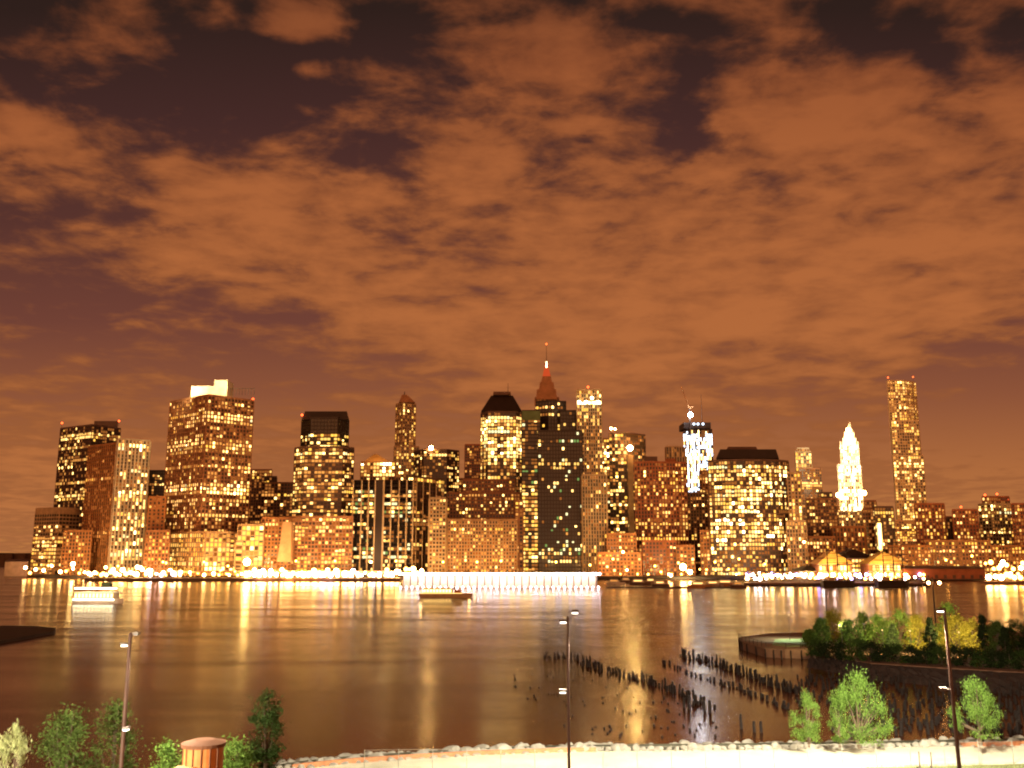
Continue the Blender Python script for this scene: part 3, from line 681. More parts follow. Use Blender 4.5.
def build_lamps():
    R = random.Random(3)
    segs = [(24, 50, 9, 564, 574, 878, 'owww', 'lamps at the foot of the low striped building', 'orange lamp at the waterfront below the leftmost striped building', 1.0),
            (56, 92, 10, 568, 576, 862, 'oowo', 'lamps left of the ribbed slab', 'orange lamp at the waterfront below the leftmost tall tower', .9),
            (88, 148, 26, 567, 576, 850, 'wwwo', 'lamps below the ribbed slab', 'white lamp at the waterfront below the brown slab with ribs', 1.15),
            (134, 176, 14, 568, 576, 846, 'wcwv', 'lamps left of the big square tower', 'cool white lamp left of the foot of the big square tower', 1.0),
            (178, 244, 16, 571, 575, 842, 'oow', 'lamps below the big square tower', 'yellow lamp along the elevated road below the big square tower', .9),
            (244, 300, 24, 569, 578, 828, 'wcww', 'lamps below the angled yellow building', 'bright lamp at the waterfront below the pale stair tower', 1.2),
            (300, 356, 26, 570, 578, 826, 'wwwc', 'lamps below the stepped tower', 'bright lamp at the waterfront below the stepped black crowned tower', 1.25),
            (356, 388, 9, 572, 577, 824, 'wc', 'lamps below the black slab', 'white lamp at the waterfront below the black slab with piers', 1.0),
            (386, 424, 18, 568, 576, 820, 'wwow', 'lamps at the left end of the lit ferry pier', 'bright lamp at the left end of the lit ferry pier', 1.2),
            (744, 800, 22, 573, 578, 812, 'cwcv', 'lamps left of the waterfront pavilions', 'cool white lamp left of the waterfront pavilions', 1.0),
            (750, 802, 10, 581, 585, 770, 'wo', 'low lamps on the deck left of the pavilions', 'low white lamp on the deck left of the pavilions', .8),
            (800, 926, 40, 573, 586, 800, 'wwovwc', 'lamps around the waterfront pavilions', 'lamp in front of the gabled waterfront pavilions', .8),
            (985, 1024, 18, 561, 584, 830, 'owwo', 'lamps at the right edge', 'orange lamp cluster on the quay at the right edge', 1.2),
            (244, 356, 34, 575.5, 578.5, 775, 'wwcw', 'lamps on the lower quay below the stepped tower', 'bright lamp on the lower quay left of the lit ferry pier', 1.1),
            (90, 176, 22, 575, 578, 786, 'wwoc', 'lamps on the lower quay at the left', 'white lamp on the lower quay below the ribbed slab', .85),
            (178, 244, 12, 576, 578, 782, 'owo', 'lamps on the lower quay below the big square tower', 'yellow lamp on the lower quay below the big square tower', .7),
            (356, 396, 14, 575, 578, 775, 'wwc', 'lamps on the lower quay below the black slab', 'white lamp on the lower quay below the black slab', 1.0),
            (746, 802, 16, 575, 580, 655, 'wcw', 'lamps on the outer deck left of the pavilions', 'white lamp on the outer deck left of the pavilions', .75),
            (802, 926, 44, 574, 581, 655, 'wcwov', 'lamps on the outer deck before the pavilions', 'lamp on the outer deck before the pavilions', .7),
            (988, 1024, 12, 574, 580, 690, 'owwo', 'lamps on the lower quay at the right edge', 'orange lamp on the lower quay at the right edge', 1.2),
            (612, 744, 22, 566, 580, 815, 'ooow', 'lamps behind the yachts', 'small orange lamp on the quay behind the yachts', .55)]
    for (x0, x1, n, y0, y1, Y, keys, grp, lab, r) in segs:
        n = int(n * .60)
        for i in range(n):
            px = x0 + (x1 - x0) * (i + R.uniform(.1, .9)) / n
            kk = R.choice(keys); cn = {'w': 'yellowish white', 'o': 'orange', 'c': 'cool white', 'v': 'violet'}[kk]
            for wd in ('cool white ', 'bright ', 'white ', 'small orange ', 'yellow ', 'low white ', 'orange '):
                if lab.startswith(wd): lb = cn + ' ' + lab[len(wd):]; break
            else: lb = cn + ' ' + lab
            shore_lamp(px, R.uniform(y0, y1), Y + R.uniform(-3, 5), 1.5 * r * R.uniform(.65, 1.2), kk, lb, grp)
    # tall road lamps that light the facades behind them
    tall = [(52, 566, 'w'), (118, 566, 'o'), (163, 562, 'o'), (204, 563, 'o'), (228, 566, 'o'), (296, 561, 'o'), (335, 561, 'o'), (371, 562, 'w'), (396, 561, 'o'), (443, 562, 'o'), (477, 562, 'o'), (501, 561, 'o'),
            (556, 563, 'o'), (590, 565, 'o'), (613, 559, 'o'), (623, 552, 'w'), (655, 566, 'o'), (715, 562, 'o'), (739, 559, 'o'), (765, 564, 'o'), (804, 542, 'w'), (843, 563, 'o'), (931, 574, 'f'), (946, 560, 'o'), (972, 556, 'o'), (1003, 562, 'f'), (1021, 568, 'f')]
    places = ['by the low striped building', 'below the brown slab with ribs', 'left of the big square tower', 'below the left half of the big square tower', 'below the right half of the big square tower', 'by the pale stair tower',
              'below the stepped black crowned tower', 'below the left bays of the black slab', 'below the right bays of the black slab', 'left of the wide stone block', 'below the middle of the wide stone block', 'below the right end of the wide stone block',
              'below the tall black ribbed tower', 'below the slender pale tower', 'left of the arched brick block', 'above the arched brick block', 'below the red brown tower', 'at the left foot of the curved gold tower', 'below the curved gold tower', 'right foot of the curved gold tower',
              'high, left of the gabled pavilions', 'between the gabled pavilions', 'glaring orange by the dark pier shed', 'over the left of the dark pier shed', 'over the right of the dark pier shed', 'over the lamp cluster at the right edge', 'at the very right edge of the quay']
    for (px, py, k), pl in zip(tall, places):
        shore_lamp(px, py, 838 if k != 'f' else 826, .95 if k != 'f' else 1.7, k, 'tall road lamp ' + pl if 'glaring' not in pl else 'tall ' + pl.replace('glaring orange', 'glaring orange lamp'), 'tall road lamps', power=21000)
    for (px, py, Y, k, r, lab, w) in [(247, 562, 830, 'f', 3.0, 'huge glaring floodlight in front of the leaning yellow office block', 50000), (683, 567, 815, 'f', 2.7, 'large glaring floodlight on the quay above the yachts', 60000),
                                   (690, 572, 812, 'f', 1.9, 'smaller glaring floodlight just right of the large one above the yachts', 30000), (671, 581, 770, 'w', 1.3, 'white lamp at the end of the yacht jetty', 0), (73, 564, 858, 'f', 1.8, 'bright white floodlight between striped building and ribbed slab', 30000)]:
        shore_lamp(px, py, Y, r, k, lab, 'floodlights on the quay', power=w)
build_lamps()

def quays():
    for nm, lst in (('quay', [(84, 786, 400, 775, 40)]), ('outer_deck', [(744, 655, 930, 655, 140)]), ('quay', [(985, 690, 1100, 690, 150)])):
        for (x0, Y0, x1, Y1, dd) in lst:
            a = dep(x0, 580, Y0 - 3); b_ = dep(x1, 580, Y1 - 3); mb = MB()
            mb.prism([(a.x, a.y), (b_.x, b_.y), (b_.x * (b_.y + dd) / b_.y, b_.y + dd), (a.x * (a.y + dd) / a.y, a.y + dd)], .9 if nm == 'outer_deck' else -1, 2.39)
            if nm == 'outer_deck':
                for k in range(40): x = a.x + (b_.x - a.x) * (k + .5) / 40; mb.box(x - .3, x + .3, a.y + 1, a.y + 1.6, -1.5, .9)
            tag(link(nm, mb.mesh(nm, WALLS['dark'])), kind='structure')
quays()
# elevated road along the left waterfront
def road():
    mb = MB(); a = dep(150, 573, 846); b_ = dep(385, 575, 832)
    pts = [(a.x, a.y), (b_.x, b_.y), (b_.x, b_.y + 12), (a.x, a.y + 12)]
    mb.prism(pts, 5.4, 6.6)
    for k in range(24):
        x = a.x + (b_.x - a.x) * (k + .5) / 24; y = a.y + (b_.y - a.y) * (k + .5) / 24
        mb.box(x - .4, x + .4, y + 3, y + 4, 2, 5.4)
    mb.prism([(a.x, a.y - .3), (b_.x, b_.y - .3), (b_.x, b_.y), (a.x, a.y)], 6.2, 7.4)
    tag(link('elevated_road', mb.mesh('elevated_road', WALLS['tan'])), kind='structure')
road()

# ------------------------------------------------------------------ lit ferry pier
def ferry_pier():
    Y = 604; a = dep(398, 582, Y); b_ = dep(601, 582, Y); x0, x1 = a.x, b_.x
    r = empty('ferry_pier', ((x0 + x1) / 2, Y, 0), 'long white lit ferry pier with roof, dark columns and rows of bright lights', 'pier')
    mb = MB(); mb.box(x0, x1, Y, Y + 24, -.1, .7)
    part('deck', mb, WALLS['grey'], r)
    for k in range(27):
        x = x0 + 3 + (x1 - x0 - 6) * k / 26
        mb = MB(); mb.tube((x, Y + 2, -1.5), (x, Y + 2, -.1), .35, seg=6); mb.box(x - .28, x + .28, Y + .6, Y + 1.2, .7, 8.9); part('column', mb, BLACK, r)
    mb = MB(); mb.box(x0 - 1, x1 + 1, Y - .6, Y + 24.5, 9.1, 9.7); mb.box(x0, x1, Y - .2, Y, 8.7, 9.1); part('roof', mb, WALLS['white'], r)
    mb = MB(); mb.box(x0 + 2, x1 - 2, Y + 7, Y + 8, .7, 9.1); part('back_wall', mb, WALLS['white'], r)
    n = 62
    g = MB(); g.ball((0, 0, 0), .75, seg=6, rings=4)
    me = [g.mesh('pier_lamp', emat('pier_white', (1, .62, .3), 36, True)), g.mesh('pier_lamp', emat('pier_cool', (1, .78, .8), 26, True))]
    for k in range(n):
        x = x0 + (x1 - x0) * (k + .5) / n
        link('roof_lamp', me[0 if random.random() < .6 else 1], r, (x - r.location.x, -1.0, 9.0))
    g = MB(); g.ball((0, 0, 0), .5, seg=6, rings=4); me = g.mesh('deck_lamp', MATS['pier_cool'])
    for k in range(36):
        x = x0 + (x1 - x0) * (k + .5) / 36
        link('deck_lamp', me, r, (x - r.location.x, -.7, .9))
    for k in range(5):
        x = x0 + (x1 - x0) * (k + .5) / 5
        d = bpy.data.lights.new('ceiling_light', 'AREA'); d.shape = 'RECTANGLE'; d.size = 26; d.size_y = 3; d.energy = 3200; d.color = (1, .80, .86)
        o = link('ceiling_light', d, r, (x - r.location.x, 3.8, 8.9))
ferry_pier()

# ------------------------------------------------------------------ pavilions on the right waterfront
def pavilions():
    lit = mat('sailcloth', (.75, .48, .16))
    def pav(px0, px1, yroof, yeave, Y, label, tent):
        a = dep(px0, yeave, Y); b_ = dep(px1, yeave, Y); zt = dep((px0 + px1) / 2, yroof, Y).z; xm = (a.x + b_.x) / 2
        r = empty('pavilion', (xm, Y, 0), label, 'pavilion')
        st = newstore(); z = a.z
        mb = MB(); mb.box(a.x, b_.x, Y, Y + 26, 1.2, 2.0)
        for k in range(8): x = a.x + 2 + (b_.x - a.x - 4) * k / 7; mb.tube((x, Y + 1, -1.5), (x, Y + 1, 1.2), .4, seg=6)
        part('deck', mb, STEEL, r)
        mb = MB(); mb.box(a.x + 1, b_.x - 1, Y + 4, Y + 24, 2.0, z); part('wall', mb, WALLS['orange'], r)
        fl = max(2, int((z - 2) / 4)); 
        for f in range(fl):
            zf = 2 + (z - 2) * f / fl
            g = MB(); g.box(a.x, b_.x, Y + .6, Y + 4, zf + (z - 2) / fl - .7, zf + (z - 2) / fl - .25); part('gallery', g, WALLS['white'], r)
            n = int((b_.x - a.x) / 3.2)
            for k in range(n):
                if random.random() < .8:
                    x = a.x + 1.5 + (b_.x - a.x - 3) * k / n; w = MB(); w.box(x, x + 2, Y + 3.85, Y + 3.95, zf + .5, zf + (z - 2) / fl - 1.3)
                    part('shop_window', w, PAL[random.choice([2, 3, 3, 4, 4, 7])], r)
        h = MB(); w2 = (b_.x - a.x) / 2
        h.hexa([(a.x - 1, Y, z), (b_.x + 1, Y, z), (b_.x + 1, Y + 25, z), (a.x - 1, Y + 25, z), (xm - .7, Y + 8, zt), (xm + .7, Y + 8, zt), (xm + .7, Y + 20, zt), (xm - .7, Y + 20, zt)])
        part('roof', h, lit if tent else BLACK, r)
        if tent:
            h = MB(); h.tube((xm, Y + 14, zt), (xm, Y + 14, zt + 3), .5, .1, 5); part('finial', h, lit, r)
            floods(r, [((px0 + px1) / 2, (yroof + yeave) / 2 + 2, Y - 14)], 34000, (1, .58, .16))
        return r
    pav(819, 854, 551, 564, 802, 'left gabled waterfront pavilion with gold floodlit tent roof', True)
    pav(869, 908, 552, 564, 802, 'right gabled waterfront pavilion with gold floodlit tent roof', True)
    pav(838, 876, 549, 558, 835, 'dark roofed hall standing between the two gold tent roofs', False)
    pav(800, 822, 566, 571, 812, 'low dark roofed kiosk left of the left gabled pavilion', False)
    # dark pier shed
    a = dep(904, 566, 800); b_ = dep(985, 568, 800)
    r = empty('pier_shed', ((a.x + b_.x) / 2, 800, 0), 'long dark reddish pier shed right of the pavilions', 'shed')
    mb = MB(); mb.box(a.x, b_.x, 800, 830, 1.5, a.z - 2.2); part('wall', mb, WALLS['red'], r)
    mb = MB(); mb.hexa([(a.x - 1, 799, a.z - 2.2), (b_.x + 1, 799, a.z - 2.2), (b_.x + 1, 831, a.z - 2.2), (a.x - 1, 831, a.z - 2.2), (a.x - 1, 812, a.z), (b_.x + 1, 812, a.z), (b_.x + 1, 818, a.z), (a.x - 1, 818, a.z)]); part('roof', mb, WALLS['dark'], r)
    mb = MB(); mb.box(a.x - 2, b_.x + 2, 797, 831, .6, 1.5); part('deck', mb, STEEL, r)
    for k in range(9):
        x = a.x + 4 + (b_.x - a.x - 8) * k / 8; w = MB(); w.box(x - 1.3, x + 1.3, 799.75, 799.9, 1.7, 4.6); part('door', w, WALLS['dark'], r)
    # white event tent left of the pavilions
    a = dep(748, 579, 800); b_ = dep(798, 579, 800)
    r = empty('event_tent', ((a.x + b_.x) / 2, 800, 0), 'row of white lit canopies on the quay left of the pavilions', 'tent')
    mb = MB(); n = 8; w = (b_.x - a.x) / n
    for k in range(n):
        x = a.x + w * k; mb.hexa([(x + .1, 800, 5), (x + w - .1, 800, 5), (x + w - .1, 808, 5), (x + .1, 808, 5), (x + w / 2 - .1, 803.9, 7.6), (x + w / 2 + .1, 803.9, 7.6), (x + w / 2 + .1, 804.1, 7.6), (x + w / 2 - .1, 804.1, 7.6)])
    part('canopy', mb, WALLS['white'], r)
    for k in range(n + 1):
        x = a.x + w * k; mb = MB(); mb.tube((x, 800.2, 1.6), (x, 800.2, 5), .15, seg=5); part('tent_pole', mb, STEEL, r)
    mb = MB(); mb.box(a.x - 2, b_.x + 2, 796, 824, .7, 1.6); part('deck', mb, STEEL, r)
    floods(r, [(760, 581, 796), (786, 581, 796)], 2500, (.9, .88, 1))
pavilions()

# ------------------------------------------------------------------ ships and boats
def hull_pts(Lh, Wh, bow=.35, n=6):
    pts = [(-Lh / 2, -Wh * .42), (Lh / 2 - Lh * bow, -Wh / 2)]
    for k in range(1, n): t = k / n; pts.append((Lh / 2 - Lh * bow * (1 - t), -Wh / 2 * math.cos(t * math.pi / 2)))
    pts.append((Lh / 2, 0)); pts += [(x, -y) for x, y in reversed(pts[:-1])]
    return pts
def tall_ship(px, Y, Ln, masts, label):
    c = dep(px, 582, Y - 8); r = empty('sailing_ship', (c.x, Y - 8, 0), label, 'sailing ship', rz=0)
    mb = MB(); hp = hull_pts(Ln, 8); mb.prism([(x * .94, y * .8) for x, y in hp], -1, 4.2, 0, hp); part('hull', mb, BLACK, r, world=False)
    mb = MB(); mb.box(-Ln * .3, -Ln * .12, -2, 2, 4.0, 6.2); mb.box(Ln * .02, Ln * .12, -1.6, 1.6, 4.0, 5.8); part('deckhouse', mb, WALLS['tan'], r, world=False)
    for (fx, h) in masts:
        m = MB(); x = fx * Ln; m.tube((x, 0, 3.5), (x, 0, h), .45, .18, 6); mo = part('mast', m, BLACK, r, world=False)
        for k, (hh, wl) in enumerate(((.45, 8), (.62, 6.4), (.78, 4.6))):
            y = MB(); y.tube((x, -wl, h * hh), (x, wl, h * hh), .18, seg=5); y.tube((x - wl * .9, 0.5, h * hh), (x + wl * .9, 0.5, h * hh), .2, .2, seg=5); link('yard', y.mesh('yard', BLACK), mo)
    m = MB(); m.tube((Ln / 2 - 1, 0, 4), (Ln / 2 + 9, 0, 7), .3, .12, 6); part('bowsprit', m, BLACK, r, world=False)
tall_ship(838, 645, 22, ((-.28, 30), (.02, 35), (.3, 32)), 'dark three masted ship moored before the left gabled pavilion')
tall_ship(893, 645, 22, ((-.25, 28), (.05, 33), (.32, 27)), 'dark three masted ship moored before the right gabled pavilion')

def ferry():
    c = at(99, 603.5, 0); L_, Wd = 49 / F * c.y, 6.5
    r = empty('ferry', c, 'white ferry with two glowing decks crossing the river at the left', 'ferry', rz=math.radians(-2))
    hp = hull_pts(L_, Wd, .3)
    mb = MB(); mb.prism([(x * .95, y * .82) for x, y in hp], -.6, 2.1, 0, hp); part('hull', mb, WALLS['white'], r, world=False)
    up = [(x * .94, y * .86) for x, y in hull_pts(L_, Wd, .25)]
    mb = MB(); mb.prism([(x * .9 - .6, y * .9) for x, y in up], 2.1, 4.6); cab = part('cabin', mb, WALLS['grey'], r, world=False)
    for k in range(11):
        x = -L_ * .44 + k * L_ * .072; w = MB(); w.box(x, x + L_ * .045, -Wd * .52 + .42, -Wd * .52 + .5, 2.5, 4.3); part('window', w, PAL[4], r, world=False)
    mb = MB(); mb.prism(up, 4.6, 5.0); part('upper_deck', mb, WALLS['white'], r, world=False)
    for k in range(12):
        x = -L_ * .45 + k * L_ * .076; w = MB(); w.tube((x, -Wd * .38, 5.0), (x, -Wd * .38, 6.6), .08, seg=4); part('post', w, STEEL, r, world=False)
    mb = MB(); mb.prism([(x * .97, y) for x, y in up], 6.6, 6.95); part('roof', mb, WALLS['white'], r, world=False)
    mb = MB(); mb.box(-L_ * .45, L_ * .40, -Wd * .47, -Wd * .44, 6.2, 6.6); part('light_strip', mb, emat('ferry_strip', (1, .93, .72), 9, True), r, world=False)
    mb = MB(); mb.box(-L_ * .46, L_ * .36, -Wd * .515, -Wd * .50, 1.5, 2.0); part('light_strip', mb, emat('ferry_strip', (1, .93, .72), 9, True), r, world=False)
    mb = MB(); mb.box(L_ * .05, L_ * .22, -1.4, 1.4, 6.95, 8.9); part('wheelhouse', mb, WALLS['green'], r, world=False)
    mb = MB(); mb.tube((L_ * .08, 0, 8.8), (L_ * .08, 0, 12), .12, .06, 5); part('mast', mb, STEEL, r, world=False)
    d = bpy.data.lights.new('deck_light', 'AREA'); d.shape = 'RECTANGLE'; d.size = L_ * .8; d.size_y = 1; d.energy = 900; d.color = (1, .9, .65)
    o = link('deck_light', d, r, (0, -Wd * .9, 5.2)); o.rotation_euler = (math.radians(60), 0, 0)
ferry()
def tour_boat():
    c = at(446, 597.5, 0); L_ = 53 / F * c.y; Wd = 6.5
    r = empty('tour_boat', c, 'low dark boat with glowing cabin and orange rail in front of the lit ferry pier', 'boat')
    hp = hull_pts(L_, Wd, .3)
    mb = MB(); mb.prism([(x * .95, y * .82) for x, y in hp], -.6, 2.0, 0, hp); part('hull', mb, WALLS['tan'], r, world=False)
    mb = MB(); mb.box(-L_ * .42, L_ * .12, -Wd * .34, Wd * .34, 2.0, 4.4); part('cabin', mb, WALLS['white'], r, world=False)
    for k in range(9):
        x = -L_ * .41 + k * L_ * .058; w = MB(); w.box(x, x + L_ * .042, -Wd * .34 - .08, -Wd * .34 - .03, 2.6, 4.0); part('window', w, PAL[4], r, world=False)
    mb = MB(); mb.box(-L_ * .44, L_ * .16, -Wd * .42, Wd * .42, 4.4, 4.7); part('roof', mb, WALLS['white'], r, world=False)
    mb = MB(); mb.box(-L_ * .46, L_ * .30, -Wd * .50, -Wd * .48, 2.0, 2.25); part('rail_light', mb, PAL[3], r, world=False)
    for x in (-L_ * .47, L_ * .43): mb = MB(); mb.tube((x, 0, 2), (x, 0, 6.5 if x < 0 else 3.6), .12, seg=5); mb.ball((x, 0, 6.6 if x < 0 else 3.8), .45, 1); part('mast', mb, [STEEL, L_WHITE], r, world=False)
    mb = MB(); mb.box(L_ * .16, L_ * .28, -1.3, 1.3, 2.0, 3.6); part('wheelhouse', mb, WALLS['red'], r, world=False)
tour_boat()
def yachts():
    spec = [(616, 583, 12, 'white'), (627, 581, 10, 'dark'), (640, 583, 14, 'dark'), (652, 582, 10, 'grey'), (661, 585, 12, 'dark'), (700, 586, 15, 'orange'), (714, 585, 13, 'grey'), (728, 584, 16, 'orange'), (739, 586, 10, 'dark')]
    labs = ['white motor yacht moored just right of the lit ferry pier', 'small dark yacht, second right of the lit ferry pier', 'long dark yacht moored below the red brown tower', 'small grey yacht left of the white jetty lamp', 'dark yacht beside the white jetty lamp',
            'orange lit yacht right of the two quay floodlights', 'grey yacht below the curved gold tower', 'long orange lit yacht below the curved gold tower', 'small dark yacht left of the white canopies']
    for (px, py, Ln, w), lab in zip(spec, labs):
        c = at(px, py + 2, 0); Ln *= 1.1
        r = empty('motor_yacht', c, lab, 'yacht', 'yachts moored along the quay', rz=math.radians(random.uniform(-14, 14)))
        hp = hull_pts(Ln, 4, .4); mb = MB(); mb.prism([(x * .93, y * .78) for x, y in hp], -.4, 1.9, 0, hp); part('hull', mb, WALLS[w], r, world=False)
        mb = MB(); mb.hexa([(-Ln * .35, -1.5, 1.9), (Ln * .2, -1.5, 1.9), (Ln * .2, 1.5, 1.9), (-Ln * .35, 1.5, 1.9), (-Ln * .3, -1.3, 4.1), (Ln * .08, -1.3, 4.1), (Ln * .08, 1.3, 4.1), (-Ln * .3, 1.3, 4.1)]); part('cabin', mb, WALLS['white'], r, world=False)
        mb = MB(); mb.box(-Ln * .28, Ln * .08, -1.52, -1.46, 2.6, 3.3); part('window', mb, PAL[random.choice([0, 1, 3])], r, world=False)
        mb = MB(); mb.tube((-Ln * .05, 0, 4), (-Ln * .05, 0, 9 + random.random() * 5), .12, .05, 5); part('mast', mb, STEEL, r, world=False)
yachts()
def jetty():
    a = at(606, 588, 0); b_ = at(744, 589, 0)
    r = empty('jetty', ((a.x + b_.x) / 2, a.y, 0), 'low dark floating jetty in front of the moored yachts', 'jetty')
    mb = MB(); mb.box(a.x, b_.x, a.y - 1.5, a.y + 1.5, -.3, .8); part('deck', mb, STEEL, r)
    for k in range(16):
        x = a.x + (b_.x - a.x) * k / 15; mb = MB(); mb.tube((x, a.y - 1.7, -1), (x, a.y - 1.7, 2.6), .2, seg=5); part('pile', mb, STEEL, r)
jetty()
def left_things():
    # dark breakwater at the left
    top = [(-60, 626), (10, 625.5), (36, 626), (56, 628), (54, 631), (22, 637), (-60, 650)]
    mb = MB(); P = [at(x, y, .8) for x, y in top]; mb.prism([(p.x, p.y) for p in P], -1, .8)
    r = tag(link('breakwater', mb.mesh('breakwater', mat('wet_timber', (.05, .03, .02), .8))), 'low dark timber breakwater jutting in from the left edge', 'breakwater')
    # shed at the very left of the far shore
    a = dep(4, 575, 980); b_ = dep(27, 575, 980); z = dep(8, 560, 980).z
    r = empty('terminal_shed', ((a.x + b_.x) / 2, 980, 0), 'pinkish low shed at the far left shore', 'shed')
    mb = MB(); mb.box(a.x, b_.x, 980, 1010, -1, z - 1.5); part('wall', mb, WALLS['pale'], r)
    mb = MB(); mb.hexa([(a.x - 1, 979, z - 1.5), (b_.x + 1, 979, z - 1.5), (b_.x + 1, 1011, z - 1.5), (a.x - 1, 1011, z - 1.5), (a.x - 1, 990, z + 1), (b_.x + 1, 990, z + 1), (b_.x + 1, 1000, z + 1), (a.x - 1, 1000, z + 1)]); part('roof', mb, WALLS['dark'], r)
    floods(r, [(16, 566, 955)], 14000, (1, .5, .3))
left_things()

# ------------------------------------------------------------------ timber piles in the river
WOOD = mat('wet_pile_wood', (.018, .011, .008), .85, scale=2, bump=.4, bscale=6)
def pile_meshes():
    out = []
    R = random.Random(5)
    for k in range(6):
        mb = MB(); lx, ly = R.uniform(-.12, .12), R.uniform(-.1, .1); prev = (0, 0, -1.0); n = 5; pr = .2
        for j in range(1, n + 1):
            t = j / n; p = (lx * t + R.uniform(-.03, .03), ly * t + R.uniform(-.03, .03), -1 + 2 * t * 1.0 if j < n else 1.0); r = .2 * (1 - .25 * t) * R.uniform(.88, 1.08)
            mb.tube(prev, p, pr, r, 7, cap=(j in (1, n))); prev = p; pr = r
        out.append(mb.mesh('timber_pile', WOOD))
    return out
PM = pile_meshes()
def pile(px, py, h, label, group, w=1.0, R=random):
    p = at(px, py, 0); o = link('timber_pile', R.choice(PM), None, (p.x, p.y, -.05 if h > .5 else 0))
    o.scale = (w, w, h * R.choice((.45, .7, .85, .9, 1.0, 1.15))); o.rotation_euler = (R.uniform(-.15, .15), R.uniform(-.15, .15), R.uniform(0, 6)); tag(o, label, 'pile', group)
def piles():
    R = random.Random(11)
    def row(pts, n, h0, h1, jit, label, group, w=1.0, gap=0.0):
        seg = []; tot = 0
        for i in range(len(pts) - 1):
            d = math.dist(pts[i], pts[i + 1]); seg.append((tot, d, pts[i], pts[i + 1])); tot += d
        for k in range(n):
            s_ = tot * (k + R.random() * .8) / n
            for (t0, d, a, b_) in seg:
                if t0 <= s_ <= t0 + d:
                    f = (s_ - t0) / d; x = a[0] + (b_[0] - a[0]) * f; y = a[1] + (b_[1] - a[1]) * f
            if gap and math.sin(s_ * .55) > 1 - gap * 2: continue
            pile(x + R.uniform(-1, 1), y + R.uniform(-jit, jit), R.uniform(h0, h1), label, group, w * R.uniform(.8, 1.25), R)
    A = 'old dark timber pile in the long tall row left of the lamp reflection'; B_ = 'old dark timber pile in the tall row running to the park pier'; C = 'short timber stub in the low middle row of piles'; D = 'rotted stub just breaking the water between tall row and bank'
    row([(543, 657), (572, 659), (600, 668)], 26, .9, 1.5, 1.4, A, 'piles of the long tall row', 1.0)
    row([(580, 665), (604, 672), (640, 680), (672, 692), (705, 706)], 66, 1.0, 1.6, 2.0, A, 'piles of the long tall row', 1.0)
    for x, y, h in ((684, 708, 2), (689, 709, 1.6), (693, 706, 1.4), (705, 712, 1.7), (710, 713, 1.9), (715, 708, .7)): pile(x, y, h, A, 'piles of the long tall row', 1.3, R)
    row([(679, 656), (700, 660), (735, 672), (770, 685), (800, 694)], 80, 1.1, 2.0, 1.8, B_, 'piles of the row running to the pier', 1.05)
    row([(659, 663), (675, 667), (690, 674), (740, 690), (775, 704), (793, 711)], 48, .7, 1.0, 1.2, C, 'stubs of the low middle row', 1.2, gap=.16)
    for x, y, h, lab in ((741, 729, 1.7, 'thick lone pile with a crossbar stub, left of a group of three'), (754, 732, 1.2, 'middle one of three lone piles near the bank'), (761, 732.5, 1.25, 'rightmost of three lone piles near the bank')):
        p = at(x, y, 0); o = link('timber_pile', PM[0], None, (p.x, p.y, 0)); o.scale = (1.1, 1.1, h); tag(o, lab, 'pile', 'lone piles near the bank')
    n = 0
    while n < 84:
        cx = R.uniform(0, 1); col_ = R.randint(0, 12); x = 515 + col_ * 16 + (R.random() - .5) * 3; y = R.uniform(655, 738); x += (y - 655) * .16 + R.uniform(-6, 6)
        line = 655 + max(0, x - 600) * .43 + 14
        if y < line or x > 775 or (x < 560 and y > 700): continue
        pile(x, y, R.uniform(.16, .32), D, 'rotted stubs breaking the water', .85, R); n += 1
    # the crowded pile field under the park pier: far too many to part
    mb = MB(); R2 = random.Random(4)
    for k in range(620):
        x = R2.uniform(796, 1040); y = R2.uniform(676, 737)
        if y > 700 + (x - 796) * .5 + 22: continue
        if x < 830 and y > 706: continue
        p = at(x, y, 0); h = R2.uniform(.3, 1.4) * (1 if R2.random() < .75 else .5); mb.tube((p.x, p.y, -.5), (p.x + R2.uniform(-.15, .15), p.y, h), R2.uniform(.14, .26), .15, 6)
    tag(link('pile_field', mb.mesh('pile_field', WOOD, fix=False)), 'crowded field of dark rotted pile stumps beside the park pier', 'pile field', kind='stuff')
piles()

# ------------------------------------------------------------------ park pier with its trees
def leaf_mat(name, col, trans=.35, var=.35):
    m = bpy.data.materials.new(name); m.use_nodes = True; t = m.node_tree; b = NB(t); t.nodes.clear()
    geo = t.nodes.new('ShaderNodeNewGeometry')
    c = b.ramp(geo.outputs['Random Per Island'], [(0, tuple(x * (1 - var) for x in col)), (1, tuple(x * (1 + var) for x in col))])
    d = t.nodes.new('ShaderNodeBsdfDiffuse'); tr = t.nodes.new('ShaderNodeBsdfTranslucent'); mx = t.nodes.new('ShaderNodeMixShader'); mx.inputs[0].default_value = trans
    t.links.new(c, d.inputs[0]); t.links.new(c, tr.inputs[0]); t.links.new(d.outputs[0], mx.inputs[1]); t.links.new(tr.outputs[0], mx.inputs[2])
    o = t.nodes.new('ShaderNodeOutputMaterial'); t.links.new(mx.outputs[0], o.inputs[0]); return m
LEAF = {'green': leaf_mat('green_leaves', (.115, .19, .036), var=.5), 'pale': leaf_mat('pale_leaves', (.26, .27, .12)), 'dark': leaf_mat('dark_leaves', (.045, .08, .02)), 'yellow': leaf_mat('yellow_leaves', (.20, .17, .025)), 'needle': leaf_mat('dark_needles', (.022, .032, .012), .1), 'mid': leaf_mat('mid_leaves', (.075, .11, .025))}
BARK = mat('bark', (.10, .065, .04), .9, scale=3, bump=.5, bscale=8)
